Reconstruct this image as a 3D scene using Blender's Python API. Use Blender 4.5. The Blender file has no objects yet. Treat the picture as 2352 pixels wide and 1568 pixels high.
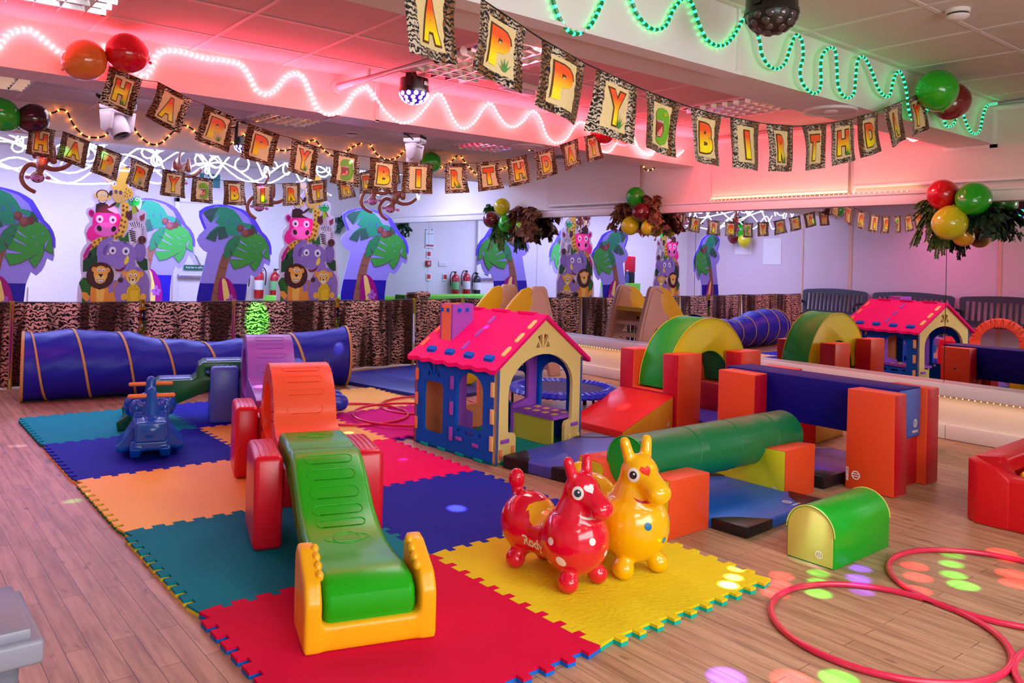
import bpy, bmesh, math, random
from mathutils import Vector, Matrix
from mathutils.bvhtree import BVHTree
random.seed(7)
S = bpy.context.scene
COL = S.collection
PI = math.pi
# ---------------------------------------------------------------- camera (level camera, lens shifted down, slight roll)
W, H = 2352, 1568
FPX, YAW, PIT, ROL = 1848.84, 0.6625773885, -0.0095736663, -0.026488606
CAM = Vector((-0.99384, -1.86981, 1.30))
PX, PY = W/2-62.99, H/2-206.56
def _basis():
    cy, sy, cp, sp = math.cos(YAW), math.sin(YAW), math.cos(PIT), math.sin(PIT)
    f = Vector((sy*cp, cy*cp, -sp)); r = Vector((cy, -sy, 0)); d = f.cross(r)
    cr, sr = math.cos(ROL), math.sin(ROL)
    return cr*r+sr*d, -sr*r+cr*d, f
BR, BD, BF = _basis()
cam = bpy.data.cameras.new('camera'); camo = bpy.data.objects.new('camera', cam); COL.objects.link(camo)
camo.matrix_world = Matrix(((BR.x, -BD.x, -BF.x, CAM.x), (BR.y, -BD.y, -BF.y, CAM.y), (BR.z, -BD.z, -BF.z, CAM.z), (0, 0, 0, 1)))
cam.sensor_fit = 'HORIZONTAL'; cam.sensor_width = 36; cam.lens = FPX/W*36
cam.shift_x = 62.99/W; cam.shift_y = -206.56/W; cam.clip_start = .05
S.camera = camo
# measured pixel -> real place on a known plane of the room
def ray(x, y): return BR*((x-PX)/FPX)+BD*((y-PY)/FPX)+BF
def onz(x, y, z=0.0):
    d = ray(x, y); return CAM+d*((z-CAM.z)/d.z)
def onx(x, y, X):
    d = ray(x, y); return CAM+d*((X-CAM.x)/d.x)
def ony(x, y, Y):
    d = ray(x, y); return CAM+d*((Y-CAM.y)/d.y)
def far(x, y, s): return CAM+ray(x, y)*s
# ---------------------------------------------------------------- world, exposure
wd = bpy.data.worlds.new('world'); S.world = wd; wd.use_nodes = True
wd.node_tree.nodes['Background'].inputs[0].default_value = (.5, .45, .5, 1)
wd.node_tree.nodes['Background'].inputs[1].default_value = .02
S.view_settings.view_transform = 'Standard'; S.view_settings.look = 'None'
S.view_settings.gamma = 1; S.view_settings.use_curve_mapping = False
S.view_settings.exposure = -0.08
S.cycles.use_denoising = True
S.cycles.max_bounces = 8; S.cycles.diffuse_bounces = 4; S.cycles.glossy_bounces = 4
S.cycles.transparent_max_bounces = 8; S.cycles.sample_clamp_indirect = 4.0
S.cycles.caustics_reflective = False; S.cycles.caustics_refractive = False
# ---------------------------------------------------------------- area lamps (fill lamps added out of view above the front of the room)
def area(name, loc, size, power, col, rot=(0, 0, 0), sy=None, spread=180):
    l = bpy.data.lights.new(name, 'AREA'); l.energy = power; l.color = col; l.size = size
    l.spread = math.radians(spread)
    if sy: l.shape = 'RECTANGLE'; l.size_y = sy
    o = bpy.data.objects.new(name, l); COL.objects.link(o); o.location = loc; o.rotation_euler = rot
    return o
LIGHTS = {}
area('ceiling_fill', (-.6, -2.6, 2.55), 1.2, 24, (.98, 1, .96), sy=.6)
area('ceiling_fill', (1.9, -2.2, 2.55), 1.2, 34, (.98, 1, .96), sy=.6)
area('ceiling_fill', (4.2, -1.9, 2.55), 1.2, 10, (1, .94, .88), sy=.6)
# broad fill lamp added behind the camera, standing in for a window
area('front_fill', (.6, -3.42, 1.35), 4.0, 108, (.92, .98, 1), rot=(PI/2-.22, 0, 0), sy=1.5, spread=150)
# fill lamps added below the unlit louvred lights and in the next bay
area('bay_fill', (2.15, 2.1, 2.53), .55, 17, (1, .86, .88), sy=1.1)
area('bay_fill', (4.56, 2.0, 2.53), .55, 14, (1, .84, .86), sy=.65)
area('bay_fill', (2.6, 5.25, 2.53), 4.6, 26, (.95, .78, 1), sy=.5)
# glow of the pink rope light: lamps added by the second beam, right wall and left floor
area('rope_glow', (2.0, 3.22, 2.36), 7.4, 75, (1, .055, .11), rot=(PI/2+1.05, 0, PI), sy=.12, spread=160)
area('rope_glow', (4.9, 2.2, 2.50), 1.2, 16, (1, .07, .12), rot=(0, -PI/2+.25, 0), sy=2.4, spread=160)
area('rope_glow', (-1.3, 4.3, 2.5), 2.4, 34, (1, .17, .48), rot=(0, 0, 0), sy=.2, spread=150)
area('ledge_glow', (5.64, 4.55, .335), 1.7, 1.5, (1, .55, .25), rot=(0, 0, PI/2), sy=.05)
area('ledge_glow', (5.64, -.1, .335), 2.4, 1.7, (1, .55, .25), rot=(0, 0, PI/2), sy=.05)
area('ledge_glow', (5.70, 2.1, 1.95), 2.0, 1.6, (1, .50, .20), rot=(PI, 0, PI/2), sy=.03)
area('white_wash', (1.2, 8.2, 2.52), 5.6, 225, (.46, .50, 1), sy=.9)
area('white_wash', (4.6, 7.4, 2.52), 1.4, 50, (.50, .54, 1), sy=.8)
# ---------------------------------------------------------------- materials
def lin(c):
    o = []
    for v in c[:3]:
        v = v/255.
        o.append(v/12.92 if v <= .04045 else ((v+.055)/1.055)**2.4)
    return (*o, 1)
MATS = {}
def M(name, c=(200, 200, 200), rough=.5, spec=.5, metal=0, coat=0, bump=0, bscale=80, vary=0, vscale=6, sss=0, emit=None, es=0, trans=0, alpha=1):
    if name in MATS: return MATS[name]
    m = bpy.data.materials.new(name); m.use_nodes = True; MATS[name] = m
    nt = m.node_tree; b = nt.nodes['Principled BSDF']
    b.inputs['Base Color'].default_value = lin(c); b.inputs['Roughness'].default_value = rough
    b.inputs['Specular IOR Level'].default_value = spec; b.inputs['Metallic'].default_value = metal
    b.inputs['Coat Weight'].default_value = coat; b.inputs['Coat Roughness'].default_value = .08
    b.inputs['Transmission Weight'].default_value = trans; b.inputs['Alpha'].default_value = alpha
    if emit: b.inputs['Emission Color'].default_value = lin(emit); b.inputs['Emission Strength'].default_value = es
    if bump or vary:
        tc = nt.nodes.new('ShaderNodeTexCoord')
    if bump:
        n = nt.nodes.new('ShaderNodeTexNoise'); n.inputs['Scale'].default_value = bscale; n.inputs['Detail'].default_value = 3
        bp = nt.nodes.new('ShaderNodeBump'); bp.inputs['Strength'].default_value = bump; bp.inputs['Distance'].default_value = .01
        nt.links.new(tc.outputs['Object'], n.inputs['Vector']); nt.links.new(n.outputs['Fac'], bp.inputs['Height'])
        nt.links.new(bp.outputs['Normal'], b.inputs['Normal'])
    if vary:
        n2 = nt.nodes.new('ShaderNodeTexNoise'); n2.inputs['Scale'].default_value = vscale; n2.inputs['Detail'].default_value = 4
        mp = nt.nodes.new('ShaderNodeMapRange'); mp.inputs[3].default_value = 1-vary; mp.inputs[4].default_value = 1+vary
        mx = nt.nodes.new('ShaderNodeMix'); mx.data_type = 'RGBA'; mx.blend_type = 'MULTIPLY'; mx.inputs[0].default_value = 1
        mx.inputs[6].default_value = lin(c)
        nt.links.new(tc.outputs['Object'], n2.inputs['Vector']); nt.links.new(n2.outputs['Fac'], mp.inputs[0])
        nt.links.new(mp.outputs[0], mx.inputs[7]); nt.links.new(mx.outputs[2], b.inputs['Base Color'])
    return m
def EM(name, c, s):
    if name in MATS: return MATS[name]
    m = bpy.data.materials.new(name); m.use_nodes = True; MATS[name] = m
    nt = m.node_tree; b = nt.nodes['Principled BSDF']
    b.inputs['Base Color'].default_value = lin(c); b.inputs['Roughness'].default_value = .3
    b.inputs['Emission Color'].default_value = lin(c); b.inputs['Emission Strength'].default_value = s
    return m
# ---------------------------------------------------------------- mesh helpers
def setmats(me, mats):
    for m in (mats if isinstance(mats, (list, tuple)) else [mats]): me.materials.append(m)
def link(name, me, parent=None, loc=None):
    o = bpy.data.objects.new(name, me); COL.objects.link(o)
    if parent is not None: o.parent = parent
    if loc is not None: o.location = loc
    return o
def obj(name, bm, mats, parent=None, smooth=False, loc=None, bevel=0, seg=2, ang=30):
    if bevel:
        bm.normal_update()
        es = [e for e in bm.edges if len(e.link_faces) == 2 and e.calc_face_angle(0) > math.radians(ang)]
        bmesh.ops.bevel(bm, geom=es, offset=bevel, segments=seg, profile=.5, affect='EDGES', clamp_overlap=True)
        smooth = True
    bm.normal_update()
    me = bpy.data.meshes.new(name); bm.to_mesh(me); bm.free(); setmats(me, mats)
    if smooth:
        me.shade_smooth()
        try: me.set_sharp_from_angle(angle=math.radians(38))
        except Exception: pass
    return link(name, me, parent, loc)
def thing(name, label, cat, loc=(0, 0, 0), rz=0, group=None):
    o = bpy.data.objects.new(name, None); COL.objects.link(o); o.location = loc; o.rotation_euler = (0, 0, rz)
    o.empty_display_size = .05
    return tag(o, label, cat, group)
def tag(o, label, cat, group=None, kind=None):
    o['label'] = label; o['category'] = cat
    if group: o['group'] = group
    if kind: o['kind'] = kind
    return o
def struct(o):
    o['kind'] = 'structure'; return o
def mat_faces(bm, n0, mi):
    bm.faces.ensure_lookup_table()
    for f in bm.faces[n0:]: f.material_index = mi
def box(bm, lo, hi, mi=0, mx=None):
    lo, hi = [min(a, b) for a, b in zip(lo, hi)], [max(a, b) for a, b in zip(lo, hi)]
    vs = [bm.verts.new((x, y, z)) for x in (lo[0], hi[0]) for y in (lo[1], hi[1]) for z in (lo[2], hi[2])]
    if mx is not None:
        for v in vs: v.co = mx @ v.co
    out = []
    for f in ((0, 1, 3, 2), (4, 6, 7, 5), (0, 4, 5, 1), (2, 3, 7, 6), (0, 2, 6, 4), (1, 5, 7, 3)):
        fc = bm.faces.new([vs[i] for i in f]); fc.material_index = mi; out.append(fc)
    return out
def prism(bm, pts, h0, h1, plane='xy', mi=0, mx=None, side=None):
    """polygon pts (a,b) extruded along the third axis from h0 to h1"""
    def mk(a, b, h):
        v = Vector({'xy': (a, b, h), 'xz': (a, h, b), 'yz': (h, a, b)}[plane])
        return mx @ v if mx is not None else v
    A = [bm.verts.new(mk(a, b, h0)) for a, b in pts]; B = [bm.verts.new(mk(a, b, h1)) for a, b in pts]
    area2 = sum(pts[i][0]*pts[(i+1) % len(pts)][1]-pts[(i+1) % len(pts)][0]*pts[i][1] for i in range(len(pts)))
    flip = (area2 > 0) ^ (h1 < h0) ^ (plane == 'xz')
    fs = []
    if flip:
        fs += [bm.faces.new(A[::-1]), bm.faces.new(B)]
    else:
        fs += [bm.faces.new(A), bm.faces.new(B[::-1])]
    n = len(pts)
    for f in fs: f.material_index = mi
    for i in range(n):
        j = (i+1) % n
        q = [A[i], A[j], B[j], B[i]]
        f = bm.faces.new(q if flip else q[::-1]); f.material_index = mi if side is None else side
        fs.append(f)
    return fs
def plate(bm, outer, holes, h0, h1, plane='xz', mi=0, side=None, mx=None):
    """flat board with holes: triangulated caps, walls round each outline"""
    def mk(a, b, h):
        v = Vector({'xy': (a, b, h), 'xz': (a, h, b), 'yz': (h, a, b)}[plane])
        return mx @ v if mx is not None else v
    from mathutils.geometry import delaunay_2d_cdt
    rings = [outer]+list(holes); co = []; ed = []
    for r in rings:
        s = len(co); co += [Vector(p) for p in r]
        ed += [(s+i, s+(i+1) % len(r)) for i in range(len(r))]
    v2, e2, f2, ov, _, _ = delaunay_2d_cdt(co, ed, [], 0, 1e-6)
    def inside(p, poly):
        c = False; n = len(poly); j = n-1
        for i in range(n):
            xi, yi = poly[i]; xj, yj = poly[j]
            if (yi > p[1]) != (yj > p[1]) and p[0] < (xj-xi)*(p[1]-yi)/(yj-yi)+xi: c = not c
            j = i
        return c
    A = [bm.verts.new(mk(p[0], p[1], h0)) for p in v2]; B = [bm.verts.new(mk(p[0], p[1], h1)) for p in v2]
    for f in f2:
        c = (sum(v2[i][0] for i in f)/len(f), sum(v2[i][1] for i in f)/len(f))
        if inside(c, outer) and not any(inside(c, h) for h in holes):
            for L in (A, B):
                try: fc = bm.faces.new([L[i] for i in f]); fc.material_index = mi
                except ValueError: pass
    for r in rings:
        idx = [min(range(len(v2)), key=lambda k: (v2[k][0]-p[0])**2+(v2[k][1]-p[1])**2) for p in r]
        for i in range(len(idx)):
            a, b = idx[i], idx[(i+1) % len(idx)]
            if a == b: continue
            try: fc = bm.faces.new([A[a], A[b], B[b], B[a]]); fc.material_index = mi if side is None else side
            except ValueError: pass
    bmesh.ops.recalc_face_normals(bm, faces=bm.faces[:])
def frame_of(t):
    t = t.normalized(); up = Vector((0, 0, 1)) if abs(t.z) < .95 else Vector((1, 0, 0))
    a = t.cross(up).normalized(); return a, a.cross(t).normalized()
def tube(bm, pts, r, n=8, closed=False, mi=0, caps=True, uvl=None, flat=None):
    pts = [Vector(p) for p in pts]; m = len(pts); rings = []
    R = r if isinstance(r, (list, tuple)) else [r]*m
    pa = None; ln = 0; Ls = []
    for i, p in enumerate(pts):
        if closed: t = pts[(i+1) % m]-pts[i-1]
        else: t = pts[min(i+1, m-1)]-pts[max(i-1, 0)]
        if t.length < 1e-9: t = Vector((0, 0, 1))
        t.normalize()
        if pa is None: a, b = frame_of(t)
        else:
            a = pa-t*pa.dot(t)
            a = a.normalized() if a.length > 1e-6 else frame_of(t)[0]
            b = t.cross(a)
        pa = a
        if i: ln += (pts[i]-pts[i-1]).length
        Ls.append(ln)
        fb = 1 if flat is None else flat
        rings.append([bm.verts.new(p+(a*math.cos(2*PI*k/n)+b*math.sin(2*PI*k/n)*fb)*R[i]) for k in range(n)])
    uv = bm.loops.layers.uv.verify() if uvl else None
    for i in range(m if closed else m-1):
        j = (i+1) % m
        for k in range(n):
            f = bm.faces.new((rings[i][k], rings[i][(k+1) % n], rings[j][(k+1) % n], rings[j][k])); f.material_index = mi
            if uv:
                Lj = Ls[j] if j else ln+(pts[0]-pts[-1]).length
                for l, u in zip(f.loops, (Ls[i], Ls[i], Lj, Lj)): l[uv].uv = (u, k/n)
    if not closed and caps:
        for rg in (rings[0][::-1], rings[-1]):
            f = bm.faces.new(rg); f.material_index = mi
    return rings
def smoothpath(pts, k=6, closed=False):
    P = [Vector(p) for p in pts]; n = len(P); out = []
    rng = range(n if closed else n-1)
    for i in rng:
        g = (lambda q: P[q % n]) if closed else (lambda q: P[max(0, min(n-1, q))])
        a, b, c, d = g(i-1), g(i), g(i+1), g(i+2)
        for s in range(k):
            t = s/k
            out.append(.5*((2*b)+(c-a)*t+(2*a-5*b+4*c-d)*t*t+(3*b-a-3*c+d)*t**3))
    if not closed: out.append(P[-1])
    return out
def sph(bm, c, r, n=16, mi=0, sc=(1, 1, 1), rot=None):
    mx = Matrix.Translation(c)
    if rot is not None: mx = mx @ rot
    mx = mx @ Matrix.Diagonal((*[r*s for s in sc], 1))
    d = bmesh.ops.create_uvsphere(bm, u_segments=n, v_segments=max(6, n*2//3), radius=1, matrix=mx)
    for v in d['verts']:
        for f in v.link_faces: f.material_index = mi
    return d['verts']
def cyl(bm, c, r, h, n=20, mi=0, r2=None, axis='z', cap=True):
    rot = {'z': Matrix(), 'x': Matrix.Rotation(PI/2, 4, 'Y'), 'y': Matrix.Rotation(-PI/2, 4, 'X')}[axis]
    d = bmesh.ops.create_cone(bm, cap_ends=cap, segments=n, radius1=r, radius2=r if r2 is None else r2, depth=h, matrix=Matrix.Translation(c) @ rot)
    fs = set(f for v in d['verts'] for f in v.link_faces)
    for f in fs: f.material_index = mi
    return d['verts']
def cone_cap(bm, a, b, ra, rb, n=16):
    """capsule with two radii"""
    a, b = Vector(a), Vector(b); L = b-a; m = 7
    pts, R = [], []
    for i in range(5):
        t = PI/2*i/4; pts.append(a-L.normalized()*ra*math.cos(t)); R.append(max(ra*math.sin(t), 1e-4))
    for i in range(5):
        t = PI/2*(1-i/4); pts.append(b+L.normalized()*rb*math.cos(t)); R.append(max(rb*math.sin(t), 1e-4))
    tube(bm, pts, R, n)
def remeshed(bm, vox=.008, smooth=6, fac=.5, sub=0):
    """fuse overlapping solids into ONE continuous surface"""
    me = bpy.data.meshes.new('tmp'); bm.to_mesh(me); bm.free()
    o = bpy.data.objects.new('tmp', me); COL.objects.link(o)
    r = o.modifiers.new('r', 'REMESH'); r.mode = 'VOXEL'; r.voxel_size = vox
    s = o.modifiers.new('s', 'SMOOTH'); s.iterations = smooth; s.factor = fac
    dg = bpy.context.evaluated_depsgraph_get(); dg.update()
    nm = bpy.data.meshes.new_from_object(o.evaluated_get(dg))
    bpy.data.objects.remove(o); bpy.data.meshes.remove(me)
    nm.materials.clear(); nm.shade_smooth()
    return nm
def fused(name, bm, mat, parent, vox=.008, smooth=6, fac=.5):
    me = remeshed(bm, vox, smooth, fac); me.name = name; setmats(me, mat); return link(name, me, parent)
_FONT = {}
def glyph(txt, size=1.0, fat=.02, res=3):
    k = (txt, fat)
    if k not in _FONT:
        cu = bpy.data.curves.new('t', 'FONT'); cu.body = txt; cu.size = 1; cu.offset = fat; cu.resolution_u = res
        cu.align_x = 'CENTER'; cu.align_y = 'CENTER'
        o = bpy.data.objects.new('t', cu); COL.objects.link(o)
        dg = bpy.context.evaluated_depsgraph_get(); dg.update()
        me = bpy.data.meshes.new_from_object(o.evaluated_get(dg)); bpy.data.objects.remove(o); bpy.data.curves.remove(cu)
        _FONT[k] = ([tuple(v.co)[:2] for v in me.vertices], [tuple(p.vertices) for p in me.polygons]); bpy.data.meshes.remove(me)
    vs, fs = _FONT[k]
    return [(x*size, y*size) for x, y in vs], fs
def text(bm, txt, fn, size, mi=0, fat=.02):
    """lettering laid on a surface: fn(a,b) -> 3D point"""
    vs, fs = glyph(txt, size, fat)
    V = [bm.verts.new(fn(a, b)) for a, b in vs]
    for f in fs:
        try: fc = bm.faces.new([V[i] for i in f]); fc.material_index = mi
        except ValueError: pass
def bvh(me, mx=None):
    vs = [v.co.copy() for v in me.vertices]; return BVHTree.FromPolygons(vs, [tuple(p.vertices) for p in me.polygons])
def decal(name, tree, polys, origin, direction, up, mats, parent, off=.0012):
    """prints projected on a curved body: polys = [(pts or (verts,faces), matindex)] in metres round origin"""
    d = Vector(direction).normalized(); u = Vector(up); a = u.cross(d)*-1; a.normalize(); b = d.cross(a)*-1; b.normalize()
    a = d.cross(Vector(up)).normalized(); b = a.cross(d).normalized()
    bm = bmesh.new()
    for lv, (pts, mi) in enumerate(polys):
        if isinstance(pts, tuple): vs, fs = pts
        else:
            cx = sum(p[0] for p in pts)/len(pts); cy = sum(p[1] for p in pts)/len(pts); n = len(pts)
            vs = [(cx, cy)]; fs = []; K = 7
            for k in range(1, K+1): vs += [(cx+(p[0]-cx)*k/K, cy+(p[1]-cy)*k/K) for p in pts]
            for i in range(n): fs.append((0, 1+i, 1+(i+1) % n))
            for k in range(K-1):
                for i in range(n): fs.append((1+k*n+i, 1+(k+1)*n+i, 1+(k+1)*n+(i+1) % n, 1+k*n+(i+1) % n))
        V = []
        for x, y in vs:
            o = Vector(origin)+a*x+b*y
            h, nn, _, _ = tree.ray_cast(o, d)
            if h is None: V.append(None)
            else: V.append(bm.verts.new(h-d*(off*(1+lv*.8))))
        for f in fs:
            q = [V[i] for i in f]
            if any(v is None for v in q): continue
            try: fc = bm.faces.new(q); fc.material_index = mi
            except ValueError: pass
    return obj(name, bm, mats, parent, smooth=True)
def disc(r, n=20, cx=0, cy=0, sx=1): return [(cx+r*sx*math.cos(2*PI*i/n), cy+r*math.sin(2*PI*i/n)) for i in range(n)]
def copy_tree(o, parent=None, **kw):
    c = o.copy(); COL.objects.link(c)
    if parent is not None: c.parent = parent
    for ch in o.children: copy_tree(ch, c)
    for k, v in kw.items(): c[k] = v
    return c
# ================================================================ SETTING
XM = 5.75        # mirror plane
ZC = 2.583       # ceiling
XL, YF, YB = -2.62, -3.5, 9.9
def floor_mat():
    m = bpy.data.materials.new('floor_wood'); m.use_nodes = True; nt = m.node_tree; b = nt.nodes['Principled BSDF']; N = nt.nodes.new; L = nt.links.new
    tc = N('ShaderNodeTexCoord'); mp = N('ShaderNodeMapping'); mp.inputs['Rotation'].default_value = (0, 0, PI/2)
    L(tc.outputs['Object'], mp.inputs[0])
    br = N('ShaderNodeTexBrick'); br.inputs['Scale'].default_value = 1; br.inputs['Brick Width'].default_value = .72; br.inputs['Row Height'].default_value = .072
    br.inputs['Mortar Size'].default_value = .0012; br.offset = .37; br.inputs['Bias'].default_value = -.1
    br.inputs['Color1'].default_value = lin((196, 160, 126)); br.inputs['Color2'].default_value = lin((176, 138, 106)); br.inputs['Mortar'].default_value = lin((92, 58, 38))
    L(mp.outputs[0], br.inputs['Vector'])
    mp2 = N('ShaderNodeMapping'); mp2.inputs['Scale'].default_value = (14, 1.1, 1); L(tc.outputs['Object'], mp2.inputs[0])
    n = N('ShaderNodeTexNoise'); n.inputs['Scale'].default_value = 2.2; n.inputs['Detail'].default_value = 7; n.inputs['Roughness'].default_value = .62; L(mp2.outputs[0], n.inputs['Vector'])
    r = N('ShaderNodeValToRGB'); r.color_ramp.elements[0].position = .34; r.color_ramp.elements[0].color = (.52, .45, .42, 1); r.color_ramp.elements[1].position = .58; r.color_ramp.elements[1].color = (1, 1, 1, 1)
    L(n.outputs['Fac'], r.inputs[0])
    mx = N('ShaderNodeMix'); mx.data_type = 'RGBA'; mx.blend_type = 'MULTIPLY'; mx.inputs[0].default_value = .8
    L(br.outputs['Color'], mx.inputs[6]); L(r.outputs[0], mx.inputs[7])
    mp3 = N('ShaderNodeMapping'); mp3.inputs['Scale'].default_value = (9, 3, 1); L(tc.outputs['Object'], mp3.inputs[0])
    n3 = N('ShaderNodeTexNoise'); n3.inputs['Scale'].default_value = 1.8; n3.inputs['Detail'].default_value = 5; L(mp3.outputs[0], n3.inputs['Vector'])
    r3 = N('ShaderNodeValToRGB'); r3.color_ramp.elements[0].position = .29; r3.color_ramp.elements[0].color = (.38, .30, .28, 1); r3.color_ramp.elements[1].position = .36; r3.color_ramp.elements[1].color = (1, 1, 1, 1)
    L(n3.outputs['Fac'], r3.inputs[0])
    m2 = N('ShaderNodeMix'); m2.data_type = 'RGBA'; m2.blend_type = 'MULTIPLY'; m2.inputs[0].default_value = .8
    L(mx.outputs[2], m2.inputs[6]); L(r3.outputs[0], m2.inputs[7]); L(m2.outputs[2], b.inputs['Base Color'])
    b.inputs['Roughness'].default_value = .42; b.inputs['Specular IOR Level'].default_value = .4
    bp = N('ShaderNodeBump'); bp.inputs['Strength'].default_value = .25; bp.inputs['Distance'].default_value = .003; L(br.outputs['Fac'], bp.inputs['Height']); bp.invert = True
    L(bp.outputs[0], b.inputs['Normal'])
    return m
MW = M('wall_paint', (232, 226, 222), .75, .3, bump=.05, bscale=200)
MC = M('ceiling_tile', (205, 196, 190), .9, .2, bump=.25, bscale=260)
MCB = M('ceiling_bar', (214, 206, 202), .6)
MB_ = M('beam_paint', (226, 220, 216), .6, .4)
MT = M('gloss_white', (232, 228, 226), .32, .5)
MLED = EM('warm_led', (255, 190, 110), 5)
bm = bmesh.new(); box(bm, (XL-.1, YF-.1, -.1), (XM+.15, YB+.1, 0)); struct(obj('floor', bm, floor_mat()))
bm = bmesh.new(); box(bm, (XL-.1, YF-.1, ZC), (XM+.15, YB+.1, ZC+.1))
k = -8
while .055+.6*k < XM:
    x = .055+.6*k
    if x > XL: box(bm, (x-.012, YF, ZC-.004), (x+.012, YB, ZC+.01), 1)
    k += 1
for y in [-3.1+.6*i for i in range(22)]:
    if not (.5 < y < .9): box(bm, (XL, y-.012, ZC-.0042), (XM+.05, y+.012, ZC+.01), 1)
struct(obj('ceiling', bm, [MC, MCB]))
bm = bmesh.new(); box(bm, (XL-.1, YF, 0), (XL, YB, ZC)); struct(obj('wall_left', bm, M('left_wall_paint', (214, 196, 200), .7, .3)))
bm = bmesh.new(); box(bm, (XL, YB, 0), (XM+.05, YB+.1, ZC)); struct(obj('wall_back', bm, MW))
bm = bmesh.new(); box(bm, (XL, YF-.1, 0), (XM+.05, YF, ZC)); struct(obj('wall_front', bm, MW))
bm = bmesh.new(); box(bm, (XM+.02, YF, 0), (XM+.15, YB, ZC)); struct(obj('wall_right', bm, MW))
# downstand beams
bm = bmesh.new(); box(bm, (XL, .56, 2.27), (XM+.02, .88, ZC)); struct(obj('trim_1', bm, MB_))
bm = bmesh.new(); box(bm, (XL, .525, 2.255), (2.43, .56, ZC)); box(bm, (XL, .50, 2.245), (2.45, .60, 2.262)); box(bm, (2.425, .515, 2.25), (2.45, .56, ZC)); struct(obj('trim_2', bm, MT))
bm = bmesh.new(); box(bm, (XL, 3.335, 2.31), (XM+.02, 3.68, ZC)); struct(obj('trim_3', bm, MB_))
bm = bmesh.new(); box(bm, (XL, 3.318, 2.30), (2.02, 3.335, ZC)); box(bm, (1.99, 3.30, 2.29), (2.02, 3.335, ZC)); box(bm, (1.72, 3.30, 2.295), (2.02, 3.60, 2.305)); struct(obj('trim_4', bm, MT))
bm = bmesh.new(); box(bm, (XL, 6.25, 2.30), (XM+.02, 6.45, ZC)); struct(obj('trim_5', bm, MB_))
bm = bmesh.new(); box(bm, (XM-.03, .53, 2.24), (XM, .58, ZC)); box(bm, (XM-.03, .53, 2.24), (XM+.02, .92, 2.265)); struct(obj('trim_6', bm, MT))
# mirror wall: ledges, board, skirting
bm = bmesh.new(); box(bm, (XM-.07, YF, 1.835), (XM+.02, YB, 1.925)); box(bm, (XM-.085, YF, 1.915), (XM+.02, YB, 1.935)); struct(obj('trim_7', bm, MT, bevel=.004))
bm = bmesh.new(); box(bm, (XM-.13, YF, .345), (XM+.02, 6.35, .435)); struct(obj('trim_8', bm, MT, bevel=.004))
bm = bmesh.new(); box(bm, (XM-.03, YF, .0), (XM+.02, 6.35, .36)); struct(obj('trim_9', bm, M('board_white', (236, 228, 222), .6)))
bm = bmesh.new(); y = YF
for y0, y1 in ((YF, .84), (.845, 3.2), (3.205, 6.35)): box(bm, (XM-.055, y0, 0.004), (XM-.03, y1, .115))
struct(obj('baseboard_right', bm, MT, bevel=.003))
MM = M('mirror_glass', (240, 240, 243), .0, 1, metal=1)
MEDGE = M('mirror_edge', (60, 70, 70), .3)
labs = ['frameless wall mirror at the right edge of the frame, reflecting the dark benches', 'frameless wall mirror reflecting the green and yellow arch and pink playhouse roof', 'frameless wall mirror reflecting the beige slide ladder and animal totems',
        'frameless wall mirror reflecting the white wall with fire extinguishers', 'frameless wall mirror panel behind the inflatable monkeys, farthest from the camera']
ys = [-1.55, .88, 3.28, 5.70, 8.14, YB-.02]
for i in range(5):
    bm = bmesh.new()
    fs = box(bm, (XM-.0, ys[i]+.0025, .435 if i < 3 else .44), (XM+.006, ys[i+1]-.0025, 1.835))
    for f in fs:
        if abs(f.calc_center_median().x-XM) > .0001: f.material_index = 1
    o = obj('wall_mirror', bm, [MM, MEDGE]); tag(o, labs[i], 'mirror', 'frameless mirrors along the right wall')
    for zz in (.55, 1.72):
        for yy in (ys[i]+.08, ys[i+1]-.08):
            b2 = bmesh.new(); cyl(b2, (XM-.003, yy, zz), .008, .006, 10, axis='x'); obj('mirror_screw', b2, M('screw_black', (20, 20, 20), .3), o)
# lower mirror wall beyond the barrier is plain panel
bm = bmesh.new(); box(bm, (XM-.02, 6.36, 0), (XM+.02, YB, .44)); struct(obj('trim_10', bm, MT))
# warm fairy light strips
def bead_strip(name, p0, p1, n, label, r=.0042, parent=None):
    bm = bmesh.new(); tube(bm, [p0, p1], .002, 6, mi=1)
    for i in range(n):
        t = (i+.5)/n; sph(bm, Vector(p0).lerp(Vector(p1), t), r, 8)
    o = obj(name, bm, [MLED, M('led_wire', (200, 190, 170), .5)], parent, smooth=True); tag(o, label, 'string light'); return o
bead_strip('light_strip', (XM-.10, -1.4, .335), (XM-.10, 1.15, .335), 60, 'warm string of lights under the low ledge at the right edge')
bead_strip('light_strip', (XM-.10, 3.7, .335), (XM-.10, 5.4, .335), 42, 'warm string of lights under the low ledge behind the playhouse')
bead_strip('light_strip', (XM-.045, 1.15, 1.943), (XM-.045, 3.1, 1.943), 44, 'warm string of lights along the ledge above the mirror')
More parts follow.
